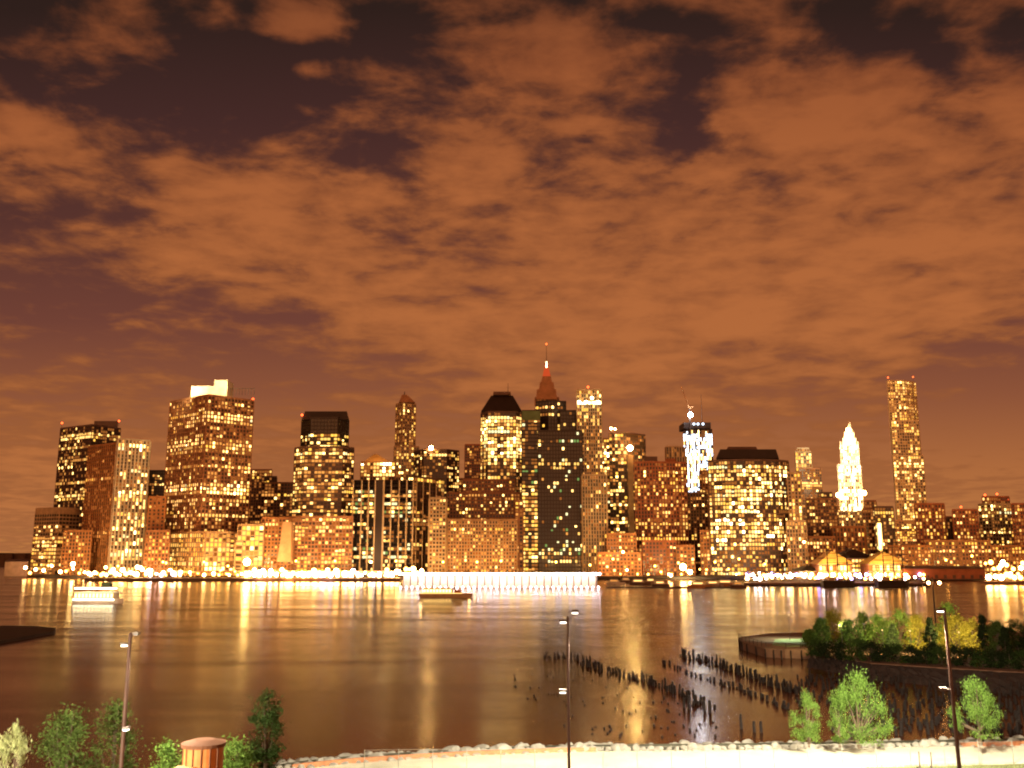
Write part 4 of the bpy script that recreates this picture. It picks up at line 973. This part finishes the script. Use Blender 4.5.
def tree_meshes(h, w, kind, seed, n=3000, ls=.16, trunk=.25, up=.4):
    R = random.Random(seed); tr = MB(); lf = MB()
    th = h * trunk
    tr.tube((0, 0, -.3), (R.uniform(-.05, .05) * w, 0, th), w * .035 + .04, w * .025 + .03, 7)
    clumps = []
    if kind == 'conifer':
        tr.tube((0, 0, th), (0, 0, h * .96), w * .03, .02, 6)
        k = 0
        while k < 60:
            t = R.random() ** .8; z = th * .5 + (h - th * .5) * t; rr = w / 2 * (1 - t) * R.uniform(.55, 1.15) + .1; a = R.random() * 6.28
            clumps.append((rr * .8 * math.cos(a), rr * .8 * math.sin(a), z - .12 * rr, max(.16 * w * (1 - t), .12 * w * .6))); k += 1
    else:
        top_heavy = kind == 'top'
        nc = 46 if n > 2500 else 26
        lean = [(R.uniform(0, 6.28), R.uniform(.7, 1.25)) for _ in range(6)]
        for k in range(nc):
            t = R.random(); z = th * .8 + (h - th * .8) * t
            prof = math.sin(math.pi * min(1, (.16 + .84 * t) ** (.75 if kind != 'spray' else .9))) ** .6
            if top_heavy: prof = max(.2, math.sin(math.pi * (.10 + .86 * t ** 1.5))) ** .5
            a = R.random() * 6.28; g = min(lean, key=lambda q: abs((q[0] - a + 3.14) % 6.28 - 3.14))[1]
            rr = w / 2 * prof * math.sqrt(R.uniform(.15, 1)) * g * .86
            clumps.append((rr * math.cos(a), rr * math.sin(a), z * 1.0 - .04 * h, w * (R.uniform(.06, .115) if kind == 'spray' else R.uniform(.09, .17))))
            if k % 2 == 0:
                tr.tube((0, 0, th * R.uniform(.75, 1.0) + (z - th) * .15 if z > th else th * .7), (clumps[-1][0] * .9, clumps[-1][1] * .9, z - .02 * h), w * .013 + .012, .012, 4, cap=False)
    for k in range(n):
        c = R.choice(clumps); s = c[3]
        p = Vector((c[0] + R.gauss(0, s * .6), c[1] + R.gauss(0, s * .6), c[2] + R.gauss(0, s * (.75 if kind == 'spray' else .5))))
        if p.z < th * .35: continue
        if kind == 'spray': d = Vector((p.x * .5 / w + R.gauss(0, .3), p.y * .5 / w + R.gauss(0, .3), .9)).normalized()
        else: d = Vector((R.gauss(0, 1), R.gauss(0, 1), R.gauss(0, .7) + up)).normalized()
        q = d.cross(Vector((R.gauss(0, 1), R.gauss(0, 1), R.gauss(0, 1)))).normalized(); l_ = ls * R.uniform(.6, 1.3); ww = l_ * (.28 if kind == 'spray' else .42)
        lf.face([p - d * l_, p + q * ww, p + d * l_, p - q * ww])
    return tr.mesh('trunk', BARK), lf.v, lf.f
def tree(name, loc, h, w, kind, leaf, seed, label, cat='tree', group=None, **k):
    t, v, f = tree_meshes(h, w, kind, seed, **k); r = empty(name, loc, label, cat, group)
    link('trunk', t, r); me = bpy.data.meshes.new('crown'); me.from_pydata(v, [], f); me.materials.append(LEAF[leaf]); link('crown', me, r)
    return r
def park_pier():
    tipz = 1.7
    far = [(771, 633), (805, 632.5), (1400, 630)]; near = [(1400, 684), (1060, 674), (1000, 671), (930, 667), (870, 663), (835, 657), (812, 650), (785, 649.5), (765, 648.5), (741, 641.5), (738, 637.5)]
    P = [at(x, y, tipz) for x, y in far + near]
    mb = MB(); mb.prism([(p.x, p.y) for p in P], -1.5, tipz)
    tag(link('park_pier_ground', mb.mesh('park_pier_ground', mat('pier_timber', (.20, .11, .065), .85, scale=.8))), kind='structure')
    lw = [(775, 639.2), (806, 638.6), (816, 645.6), (790, 646.6), (772, 645)]
    P = [at(x, y, tipz + .05) for x, y in lw]; mb = MB(); mb.prism([(p.x, p.y) for p in P], tipz - .1, tipz + .05)
    tag(link('lawn', mb.mesh('lawn', mat('lawn_grass', (.22, .27, .12), .9, scale=2)), ), kind='structure')
    # sloping rubble bank below the trees
    a = [at(x, y, tipz - .1) for x, y in ((812, 650.4), (840, 658.5), (870, 663.6), (930, 667.6), (1060, 674.5), (1400, 684.5))]; b_ = [at(x, y, 0) for x, y in ((806, 668), (840, 674), (870, 680), (930, 686), (1060, 700), (1400, 712))]
    mb = MB(); R = random.Random(2); n = 90; m_ = 7; grid = []
    def lerp(pts, t):
        t *= len(pts) - 1; i = min(int(t), len(pts) - 2); return pts[i].lerp(pts[i + 1], t - i)
    for i in range(n + 1):
        u = lerp(a, i / n); v = lerp(b_, i / n); grid.append([u.lerp(v, j / m_) + Vector((R.uniform(-.3, .3), R.uniform(-.3, .3), R.uniform(-.25, .35) if 0 < j < m_ else -.3 * (j == m_))) for j in range(m_ + 1)])
    for i in range(n):
        for j in range(m_): mb.face([grid[i][j], grid[i + 1][j], grid[i + 1][j + 1], grid[i][j + 1]])
    tag(link('rubble_bank', mb.mesh('rubble_bank', mat('rubble', (.055, .038, .03), .95, scale=1.2, bump=.8, bscale=2))), 'dark sloping rubble bank below the park pier trees', 'rubble', kind='stuff')
    # timber edge: fender piles along the pier face
    r = empty('pier_fence', at(765, 648, tipz), 'thin dark post fence around the tip of the park pier', 'fence')
    line = [at(x, y, tipz) for x, y in ((815, 648), (786, 649), (766, 648), (742, 641), (739, 637.8), (771, 633.4), (806, 633))]
    prev = None
    for i in range(len(line) - 1):
        d = (line[i + 1] - line[i]).length; n = max(1, int(d / 2.6))
        for k in range(n):
            p = line[i].lerp(line[i + 1], k / n); mb = MB(); mb.tube(p, p + Vector((0, 0, 1.15)), .06, seg=5); part('post', mb, BLACK, r)
        mb = MB(); mb.tube(line[i] + Vector((0, 0, 1.1)), line[i + 1] + Vector((0, 0, 1.1)), .035, seg=4); part('rail', mb, BLACK, r)
    for k in range(11):
        t = k / 10; L3 = [(739, 640), (742, 643), (765, 650), (785, 651.5), (812, 651)]; q = t * 4; i = min(3, int(q)); x = L3[i][0] + (L3[i + 1][0] - L3[i][0]) * (q - i); y = L3[i][1] + (L3[i + 1][1] - L3[i][1]) * (q - i)
        p = at(x, y, 1.6); o = link('fender_pile', PM[k % 6], None, (p.x, p.y - .3, .3)); o.scale = (1, 1, 1.5); tag(o, 'dark fender pile standing against the tip of the park pier', 'pile', 'fender piles of the park pier')
    # lamps in the park (lit ones in among the trees)
    lamps = [(843, 653, 'left yellow tree'), (884, 657, 'middle green trees'), (912, 658, 'yellow tree before the right pole'), (961, 660, 'widest yellow tree'), (790, 640, 'lawn on the pier tip')]
    for (px, py, w) in lamps:
        p = at(px, py, tipz); r = empty('park_lamp', p, 'short park lamp by the ' + w, 'lamp', 'lamps on the park pier')
        mb = MB(); H = 4.6 if px != 790 else 5.2; mb.tube((0, 0, 0), (0, 0, H), .07, .05, 6); part('post', mb, STEEL, r, world=False)
        mb = MB(); mb.ball((0, 0, H + .2), .12, seg=8, rings=5); part('globe', mb, emat('park_globe', (1, .7, .3), 2, True), r, world=False)
        d = bpy.data.lights.new('lamp_light', 'SPOT'); d.spot_size = 2.4 if px == 790 else 2.9; d.spot_blend = .3
        d.energy = {843: 11000, 884: 8000, 912: 12000, 961: 16000, 790: 4200}[px]; d.color = (1, .78, .34) if px != 790 else (.85, 1, .7); d.shadow_soft_size = .3; link('lamp_light', d, r, (0, .4, 5.0 if px != 790 else 5.1)).rotation_euler = (0 if px == 790 else math.radians(112), 0, 0)
    # tall twin lamp masts
    for (px, y0, y1, arms, lab) in ((828, 636, 590, 0, 'thin black mast rising from the left park pier trees'), (937, 640, 577, 1, 'thin dark mast with twin lamps behind the right light pole')):
        p = at(px, y0, tipz); t = dep(px, y1, p.y); r = empty('lamp_mast', p, lab, 'mast'); H = t.z - tipz
        mb = MB(); mb.tube((0, 0, 0), (0, 0, H), .2, .14, 7); part('pole', mb, BLACK, r, world=False)
        mb = MB(); mb.tube((-.9, 0, H - 1), (1.2, 0, H - .9), .07, seg=5); part('arm', mb, BLACK, r, world=False)
        if arms:
            for x in (-.9, 1.5): mb = MB(); mb.ball((x, 0, H - 1.3), .35, seg=8, rings=5); part('lamp_head', mb, L_WHITE, r, world=False)
    # trees: px, py base, top py, width px, kind, leaf
    T = [(810, 643, 630, 13, 'round', 'green', 'small bright green bush at the left end of the pier trees'),
         (822, 646, 619, 20, 'round', 'dark', 'dark tree, first full tree from the pier lawn'),
         (834, 642, 611, 24, 'round', 'yellow', 'yellow lamplit tree near the left end of the pier trees'),
         (850, 647, 620, 22, 'round', 'dark', 'dark tree just right of the left yellow tree'),
         (864, 643, 612, 20, 'round', 'mid', 'tall olive tree third from the left yellow tree'),
         (880, 645, 617, 27, 'round', 'green', 'rounded green tree in the middle of the pier trees'),
         (894, 648, 625, 16, 'conifer', 'needle', 'dark pointed conifer between two green pier trees'),
         (901, 642, 612, 24, 'round', 'green', 'tall light green tree left of the middle yellow tree'),
         (918, 643, 616, 24, 'round', 'yellow', 'yellow lamplit tree left of the right light pole'),
         (932, 648, 618, 17, 'conifer', 'needle', 'dark conifer immediately left of the right light pole'),
         (950, 642, 603, 22, 'round', 'green', 'tall green topped tree just right of the right light pole'),
         (958, 644, 617, 30, 'round', 'yellow', 'wide yellow lamplit tree right of the right light pole'),
         (974, 646, 620, 22, 'round', 'yellow', 'orange yellow tree at the right of the wide lamplit tree'),
         (986, 652, 616, 20, 'conifer', 'needle', 'tall dark conifer, leftmost of the right edge group'),
         (1000, 654, 622, 22, 'round', 'mid', 'dull green tree between the right edge conifers'),
         (1007, 656, 628, 18, 'conifer', 'needle', 'smaller dark conifer near the right edge'),
         (1020, 650, 616, 24, 'round', 'dark', 'dark tree at the very right end of the pier trees'),
         (1034, 652, 612, 26, 'conifer', 'needle', 'dark conifer cut by the right edge of the picture')]
    for i, (px, py, ty, w, kind, leaf, lab) in enumerate(T):
        py += (6 if px > 845 else 2) + (4 if px > 900 else 0); p = at(px, py, tipz); h = dep(px, ty, p.y).z - tipz; w *= 1.3
        tree('park_tree' if kind == 'round' else 'conifer_tree', p, h, w / F * p.y, kind, leaf, 100 + i, lab, 'tree', 'trees on the park pier', n=3200, ls=.21, trunk=.14)
    # low shrubs in front of them
    R = random.Random(8)
    for k in range(16):
        px = 815 + k * 14; py = 655 + min(6, (px - 806) * .12) + max(0, (px - 870) * .055); p = at(px, py, tipz)
        tree('shrub', p, R.uniform(2.6, 3.8), R.uniform(4.2, 5.6), 'round', 'needle' if k % 3 else 'dark', 200 + k, 'low dark shrub along the front edge of the pier trees, ' + ('left part' if k < 5 else 'middle part' if k < 11 else 'right part'), 'shrub', 'shrubs along the park pier edge', n=1300, ls=.2, trunk=.1)
park_pier()

# ------------------------------------------------------------------ near bank: rocks, fence, poles, trees
def lerp_bank(px, dy):
    for (a, b_) in zip(bank, bank[1:]):
        if a[0] <= px <= b_[0]:
            f = (px - a[0]) / (b_[0] - a[0]); return a[1] + (b_[1] - a[1]) * f + dy
    return bank[-1][1] + dy
def rocks():
    R = random.Random(21); ms = []
    m = mat('pale_rock', (.30, .27, .22), .9, scale=1.2, var=.3, bump=.6, bscale=5)
    for k in range(7):
        bm = bmesh.new(); bmesh.ops.create_icosphere(bm, subdivisions=2, radius=.5)
        sx, sy, sz = R.uniform(.9, 1.35), R.uniform(.7, 1.1), R.uniform(.6, .9)
        cuts = [(Vector((R.gauss(0, 1), R.gauss(0, 1), R.gauss(0, 1))).normalized(), R.uniform(.30, .43)) for _ in range(9)]
        for v in bm.verts:
            for nn, d in cuts:
                t = v.co.dot(nn)
                if t > d: v.co -= nn * (t - d)
            v.co = Vector((v.co.x * sx, v.co.y * sy, v.co.z * sz))
        me = bpy.data.meshes.new('rock'); bm.to_mesh(me); bm.free(); me.materials.append(m); ms.append(me)
    for row, (dy, zz, step, s0, s1) in enumerate(((2.2, .35, 7.8, .6, 1.75), (-.4, -.2, 8.0, .7, 1.7), (5.0, .25, 10.5, .4, 1.1))):
        px = 279
        while px < 1030:
            p = at(px, lerp_bank(px, dy), ZB + zz)
            o = link('rock', R.choice(ms), None, (p.x, p.y, ZB + zz - .25)); s = R.uniform(s0, s1) * (.9 if px > 600 else 1.1); o.scale = (s, s, s); o.rotation_euler = (R.uniform(-.4, .4), R.uniform(-.4, .4), R.uniform(0, 6.28))
            tag(o, 'pale rough boulder in the riprap edge between path and water', 'rock', 'riprap boulders along the bank')
            px += step * R.uniform(.7, 1.3)
rocks()
def edge_wall(x0, x1, label):
    mb = MB(); n = 24
    for k in range(n):
        a = at(x0 + (x1 - x0) * k / n, lerp_bank(x0 + (x1 - x0) * k / n, 8.0), ZB); b_ = at(x0 + (x1 - x0) * (k + 1) / n, lerp_bank(x0 + (x1 - x0) * (k + 1) / n, 8.0), ZB)
        mb.hexa([(a.x, a.y, ZB), (b_.x, b_.y, ZB), (b_.x, b_.y + .3, ZB), (a.x, a.y + .3, ZB), (a.x, a.y, ZB + .45), (b_.x, b_.y, ZB + .45), (b_.x, b_.y + .3, ZB + .45), (a.x, a.y + .3, ZB + .45)])
    tag(link('kerb_wall', mb.mesh('kerb_wall', mat('rusty_kerb', (.40, .16, .07), .8, scale=2))), label, 'low wall')
edge_wall(292, 596, 'long low rust coloured kerb wall between rocks and path at the left'); edge_wall(962, 1040, 'short low rust coloured kerb wall at the right end of the path')
def fence():
    pts = [(x, lerp_bank(x, 24)) for x in (330, 400, 470, 560, 650, 760, 860, 960, 1040)]
    def g(px): return at(px, lerp_bank(px, 26.0 if px > 500 else 26 - (500 - px) * .05), ZB)
    r = empty('fence', g(700), 'thin wire mesh fence on slim posts along the near side of the bright path', 'fence')
    m = mat('galvanised', (.30, .27, .22), .5, .4)
    xs = [364 + 34.2 * k for k in range(20)]
    for x in xs:
        p = g(x); mb = MB(); mb.tube(p, p + Vector((0, 0, 2.0)), .035, seg=6); part('post', mb, m, r)
    mb = MB()
    for a, b_ in zip(xs, xs[1:]):
        p, q = g(a), g(b_)
        for z in (1.95, .15): mb.tube(p + Vector((0, 0, z)), q + Vector((0, 0, z)), .014, seg=4)
    part('rail', mb, m, r)
    mb = MB()
    for a, b_ in zip(xs, xs[1:]):
        p, q = g(a), g(b_); L_ = (q - p).length; n = 22
        for k in range(n):
            for s in (1, -1):
                t0 = k / n; u = p.lerp(q, t0) + Vector((0, 0, .15)); t1 = t0 + s * 1.8 / L_
                z1 = 1.95
                if t1 > 1: z1 = .15 + 1.8 * (1 - t0) / (t1 - t0); t1 = 1
                if t1 < 0: z1 = .15 + 1.8 * (t0) / (t0 - t1); t1 = 0
                w = p.lerp(q, t1) + Vector((0, 0, z1)); mb.tube(u, w, .0035, seg=3, cap=False)
    part('wire_mesh', mb, m, r, fix=False)
fence()
def light_pole(px_top, py_top, px_bot, Y, label, arm, spot, heads, rad=.14, col=(1, .94, .72), lean=0):
    t = dep(px_top, py_top, Y); b_ = dep(px_bot, 790, Y); r = empty('light_pole', (t.x + lean, Y, ZB), label, 'light pole', 'tall light poles on the near bank')
    rust = mat('rusty_pole', (.07, .03, .018), .7, scale=1.5)
    H = t.z
    mb = MB(); mb.tube((r.location.x, Y, ZB), (t.x, Y, H), rad * 1.25, rad * .8, 9); mb.tube((r.location.x, Y, ZB), (r.location.x, Y, ZB + .5), rad * 2, rad * 1.7, 9); part('pole', mb, rust, r)
    mb = MB(); mb.tube((t.x, Y, H - .25), (t.x + arm, Y, H + .12), .05, .04, 6); part('arm', mb, rust, r)
    for (dx, py, on) in heads:
        hs = .6 if Y < 60 else 1
        z = dep(px_top, py, Y).z; hd = MB(); x = t.x + dx
        hd.box(x - .26 * hs, x + .26 * hs, Y - .18, Y + .18, z, z + .16 * hs); hd.tube((t.x, Y, z + .05), (x, Y, z + .08), .035, seg=5); hd.box(x - .28 * hs, x + .28 * hs, Y - .2, Y + .2, z + .16 * hs, z + .19 * hs); ho = part('lamp_head', hd, STEEL, r)
        g = MB(); g.box(x - .2 * hs, x + .2 * hs, Y - .14, Y + .14, z - .07, z - .01); 
        go = link('lens', g.mesh('lens', emat('pole_lens', (1, .95, .8), 9, True) if on else GLASS, r.location), ho)
    if spot:
        d = bpy.data.lights.new('lamp_light', 'SPOT'); d.energy = spot; d.color = col; d.spot_size = math.radians(150); d.spot_blend = .5; d.shadow_soft_size = .25
        o = link('lamp_light', d, r, (t.x + arm - r.location.x, .6, H - ZB - .6)); o.rotation_euler = (math.radians(38), 0, 0)
light_pole(130.5, 633, 126, 55, 'leftmost tall light pole with a small cool lamp below its top', .35, 15000, [(.35, 634, 0), (-.3, 645, 1), (.12, 729, 1)], rad=.12)
light_pole(567.5, 616, 566, 72, 'middle tall light pole with small white lamp heads', .55, 70000, [(.55, 612.5, 1), (-.32, 622, 1), (-.4, 692, 1)], rad=.10)
light_pole(944, 608, 955, 74, 'right tall reddish light pole leaning slightly before the pier trees', -.3, 115000, [(-.3, 611, 1), (-.55, 690, 0)], rad=.13, lean=.25)
def near_plants():
    def T(px, pybot, pytop, w, Y, kind, leaf, seed, label, name='tree', n=6000, ls=.10, trunk=.2, z=ZB, **k):
        c = dep(px, 700, Y); b_ = max(z, 0) if pybot is None else dep(px, pybot, Y).z; top = dep(px, pytop, Y).z
        return tree(name, (c.x, Y, b_), top - b_, w / F * Y, kind, leaf, seed, label, 'tree' if name != 'shrub' else 'shrub', n=n, ls=ls, trunk=trunk, **k)
    T(857, 745, 674, 60, 93.5, 'spray', 'green', 1, 'largest bright green feathery tree on the bank right of centre', n=9500, ls=.105, trunk=.08)
    T(837, 744, 697, 26, 94, 'spray', 'green', 12, 'slim bright green sapling leaning on the left of the largest tree', n=2200, ls=.10, trunk=.1)
    T(806, 744, 690, 34, 94, 'spray', 'green', 2, 'smaller green tree, leftmost of the bright trees on the rocks', n=4200, ls=.10, trunk=.12)
    T(977, 741, 680, 50, 93, 'spray', 'green', 3, 'bright green tree right of the right light pole', n=6500, ls=.105, trunk=.14)
    T(18, None, 720, 50, 52, 'spray', 'pale', 4, 'pale whitish tree at the bottom left corner', n=7000, ls=.10, trunk=.2)
    T(70, None, 704, 66, 62, 'round', 'mid', 5, 'loose green tree second from the left edge', n=4600, ls=.12, trunk=.25)
    T(118, None, 699, 66, 64, 'round', 'mid', 6, 'loose green tree behind the left light pole', n=4600, ls=.12, trunk=.25)
    T(172, None, 742, 66, 60, 'round', 'green', 7, 'green bush left of the round orange vent', n=5500, ls=.11, name='shrub')
    T(240, None, 739, 66, 62, 'round', 'green', 8, 'green bush right of the round orange vent', n=5500, ls=.11, name='shrub')
    T(268, None, 688, 46, 70, 'top', 'dark', 29, 'dark sparse tree alone against the water at the left', n=4600, ls=.11, trunk=.5)
    # grasses at the right end
    c = at(983, 766, ZB)
    R = random.Random(9); mb = MB()
    for k in range(9000):
        px = R.uniform(860, 1040); y = R.uniform(765, 775) + max(0, (930 - px) * .04); p = at(px, y, ZB); h = R.uniform(.08, .22); a = R.random() * 6.28
        mb.face([(p.x - .02 * math.cos(a), p.y - .02 * math.sin(a), ZB), (p.x + .02 * math.cos(a), p.y + .02 * math.sin(a), ZB), (p.x + R.uniform(-.06, .06), p.y + R.uniform(-.06, .06), ZB + h)])
    tag(link('grass', mb.mesh('grass', LEAF['pale'], fix=False)), 'yellow green grass verge along the near edge of the path', 'grass', kind='stuff')
near_plants()
def vent():
    Y = 55; t = dep(204, 740, Y); r0 = 19.5 / F * Y; r = empty('vent_tower', (t.x, Y, ZB), 'round orange vent tower with a brown flat cap at bottom left', 'vent tower')
    H = t.z - ZB; mb = MB(); mb.tube((0, 0, 0), (0, 0, H - .3), r0 * .95, r0 * .95, 28); part('drum', mb, mat('orange_render', (.55, .19, .05), .7, scale=1), r, world=False)
    mb = MB(); mb.tube((0, 0, H - .3), (0, 0, H - .12), r0 * 1.06, r0 * 1.06, 28); mb.tube((0, 0, H - .12), (0, 0, H + .05), r0 * 1.0, r0 * .5, 28); part('cap', mb, mat('brown_cap', (.16, .06, .025), .8), r, world=False)
    for k in range(6):
        a = math.radians(-150 + k * 24); mb = MB(); x, y = math.cos(a) * r0 * .96, math.sin(a) * r0 * .96
        mb.tube((x, y, 0), (x, y, H - .32), .045, seg=5); part('rib', mb, mat('brown_cap', (.22, .1, .05)), r, world=False)
    mb = MB(); mb.box(-r0 * 1.0, -r0 * .05, -r0 * 1.35, -r0 * .6, 0, H - 1.2); part('side_box', mb, mat('pale_orange_panel', (.5, .27, .10)), r, world=False)
    # street lamp by the road below, out of sight, that lights it
    rr = empty('street_lamp', (t.x - 3, 43, ZB), 'road lamp standing below the view near the round vent tower', 'lamp')
    mb = MB(); mb.tube((0, 0, 0), (0, 0, 6.2), .1, .07, 7); part('post', mb, STEEL, rr, world=False); mb = MB(); mb.ball((0, 0, 6.4), .2); part('globe', mb, L_ORANGE, rr, world=False)
    d = bpy.data.lights.new('lamp_light', 'POINT'); d.energy = 1100; d.color = (1, .55, .2); d.shadow_soft_size = .3; link('lamp_light', d, rr, (0, 0, 6.9))
    rr = empty('street_lamp', (-27, 40, ZB), 'white road lamp standing below the view near the bottom left trees', 'lamp')
    mb = MB(); mb.tube((0, 0, 0), (0, 0, 8.2), .1, .07, 7); part('post', mb, STEEL, rr, world=False); mb = MB(); mb.ball((0, 0, 8.4), .2); part('globe', mb, L_WHITE, rr, world=False)
    d = bpy.data.lights.new('lamp_light', 'POINT'); d.energy = 42000; d.color = (1, .93, .7); d.shadow_soft_size = .3; link('lamp_light', d, rr, (0, 0, 8.9))
vent()
def bollards():
    for (px, y0, y1, lab) in ((920, 770, 752, 'short dark post, left of two by the right light pole'), (932, 770, 752.5, 'short dark post, right of two by the right light pole')):
        p = at(px, y0, ZB); t = dep(px, y1, p.y); mb = MB(); mb.tube((0, 0, 0), (0, 0, t.z - ZB), .07, .06, 8); mb.ball((0, 0, t.z - ZB), .07, seg=8)
        o = link('marker_post', mb.mesh('marker_post', STEEL), None, p); tag(o, lab, 'post', 'short posts by the path')
bollards()
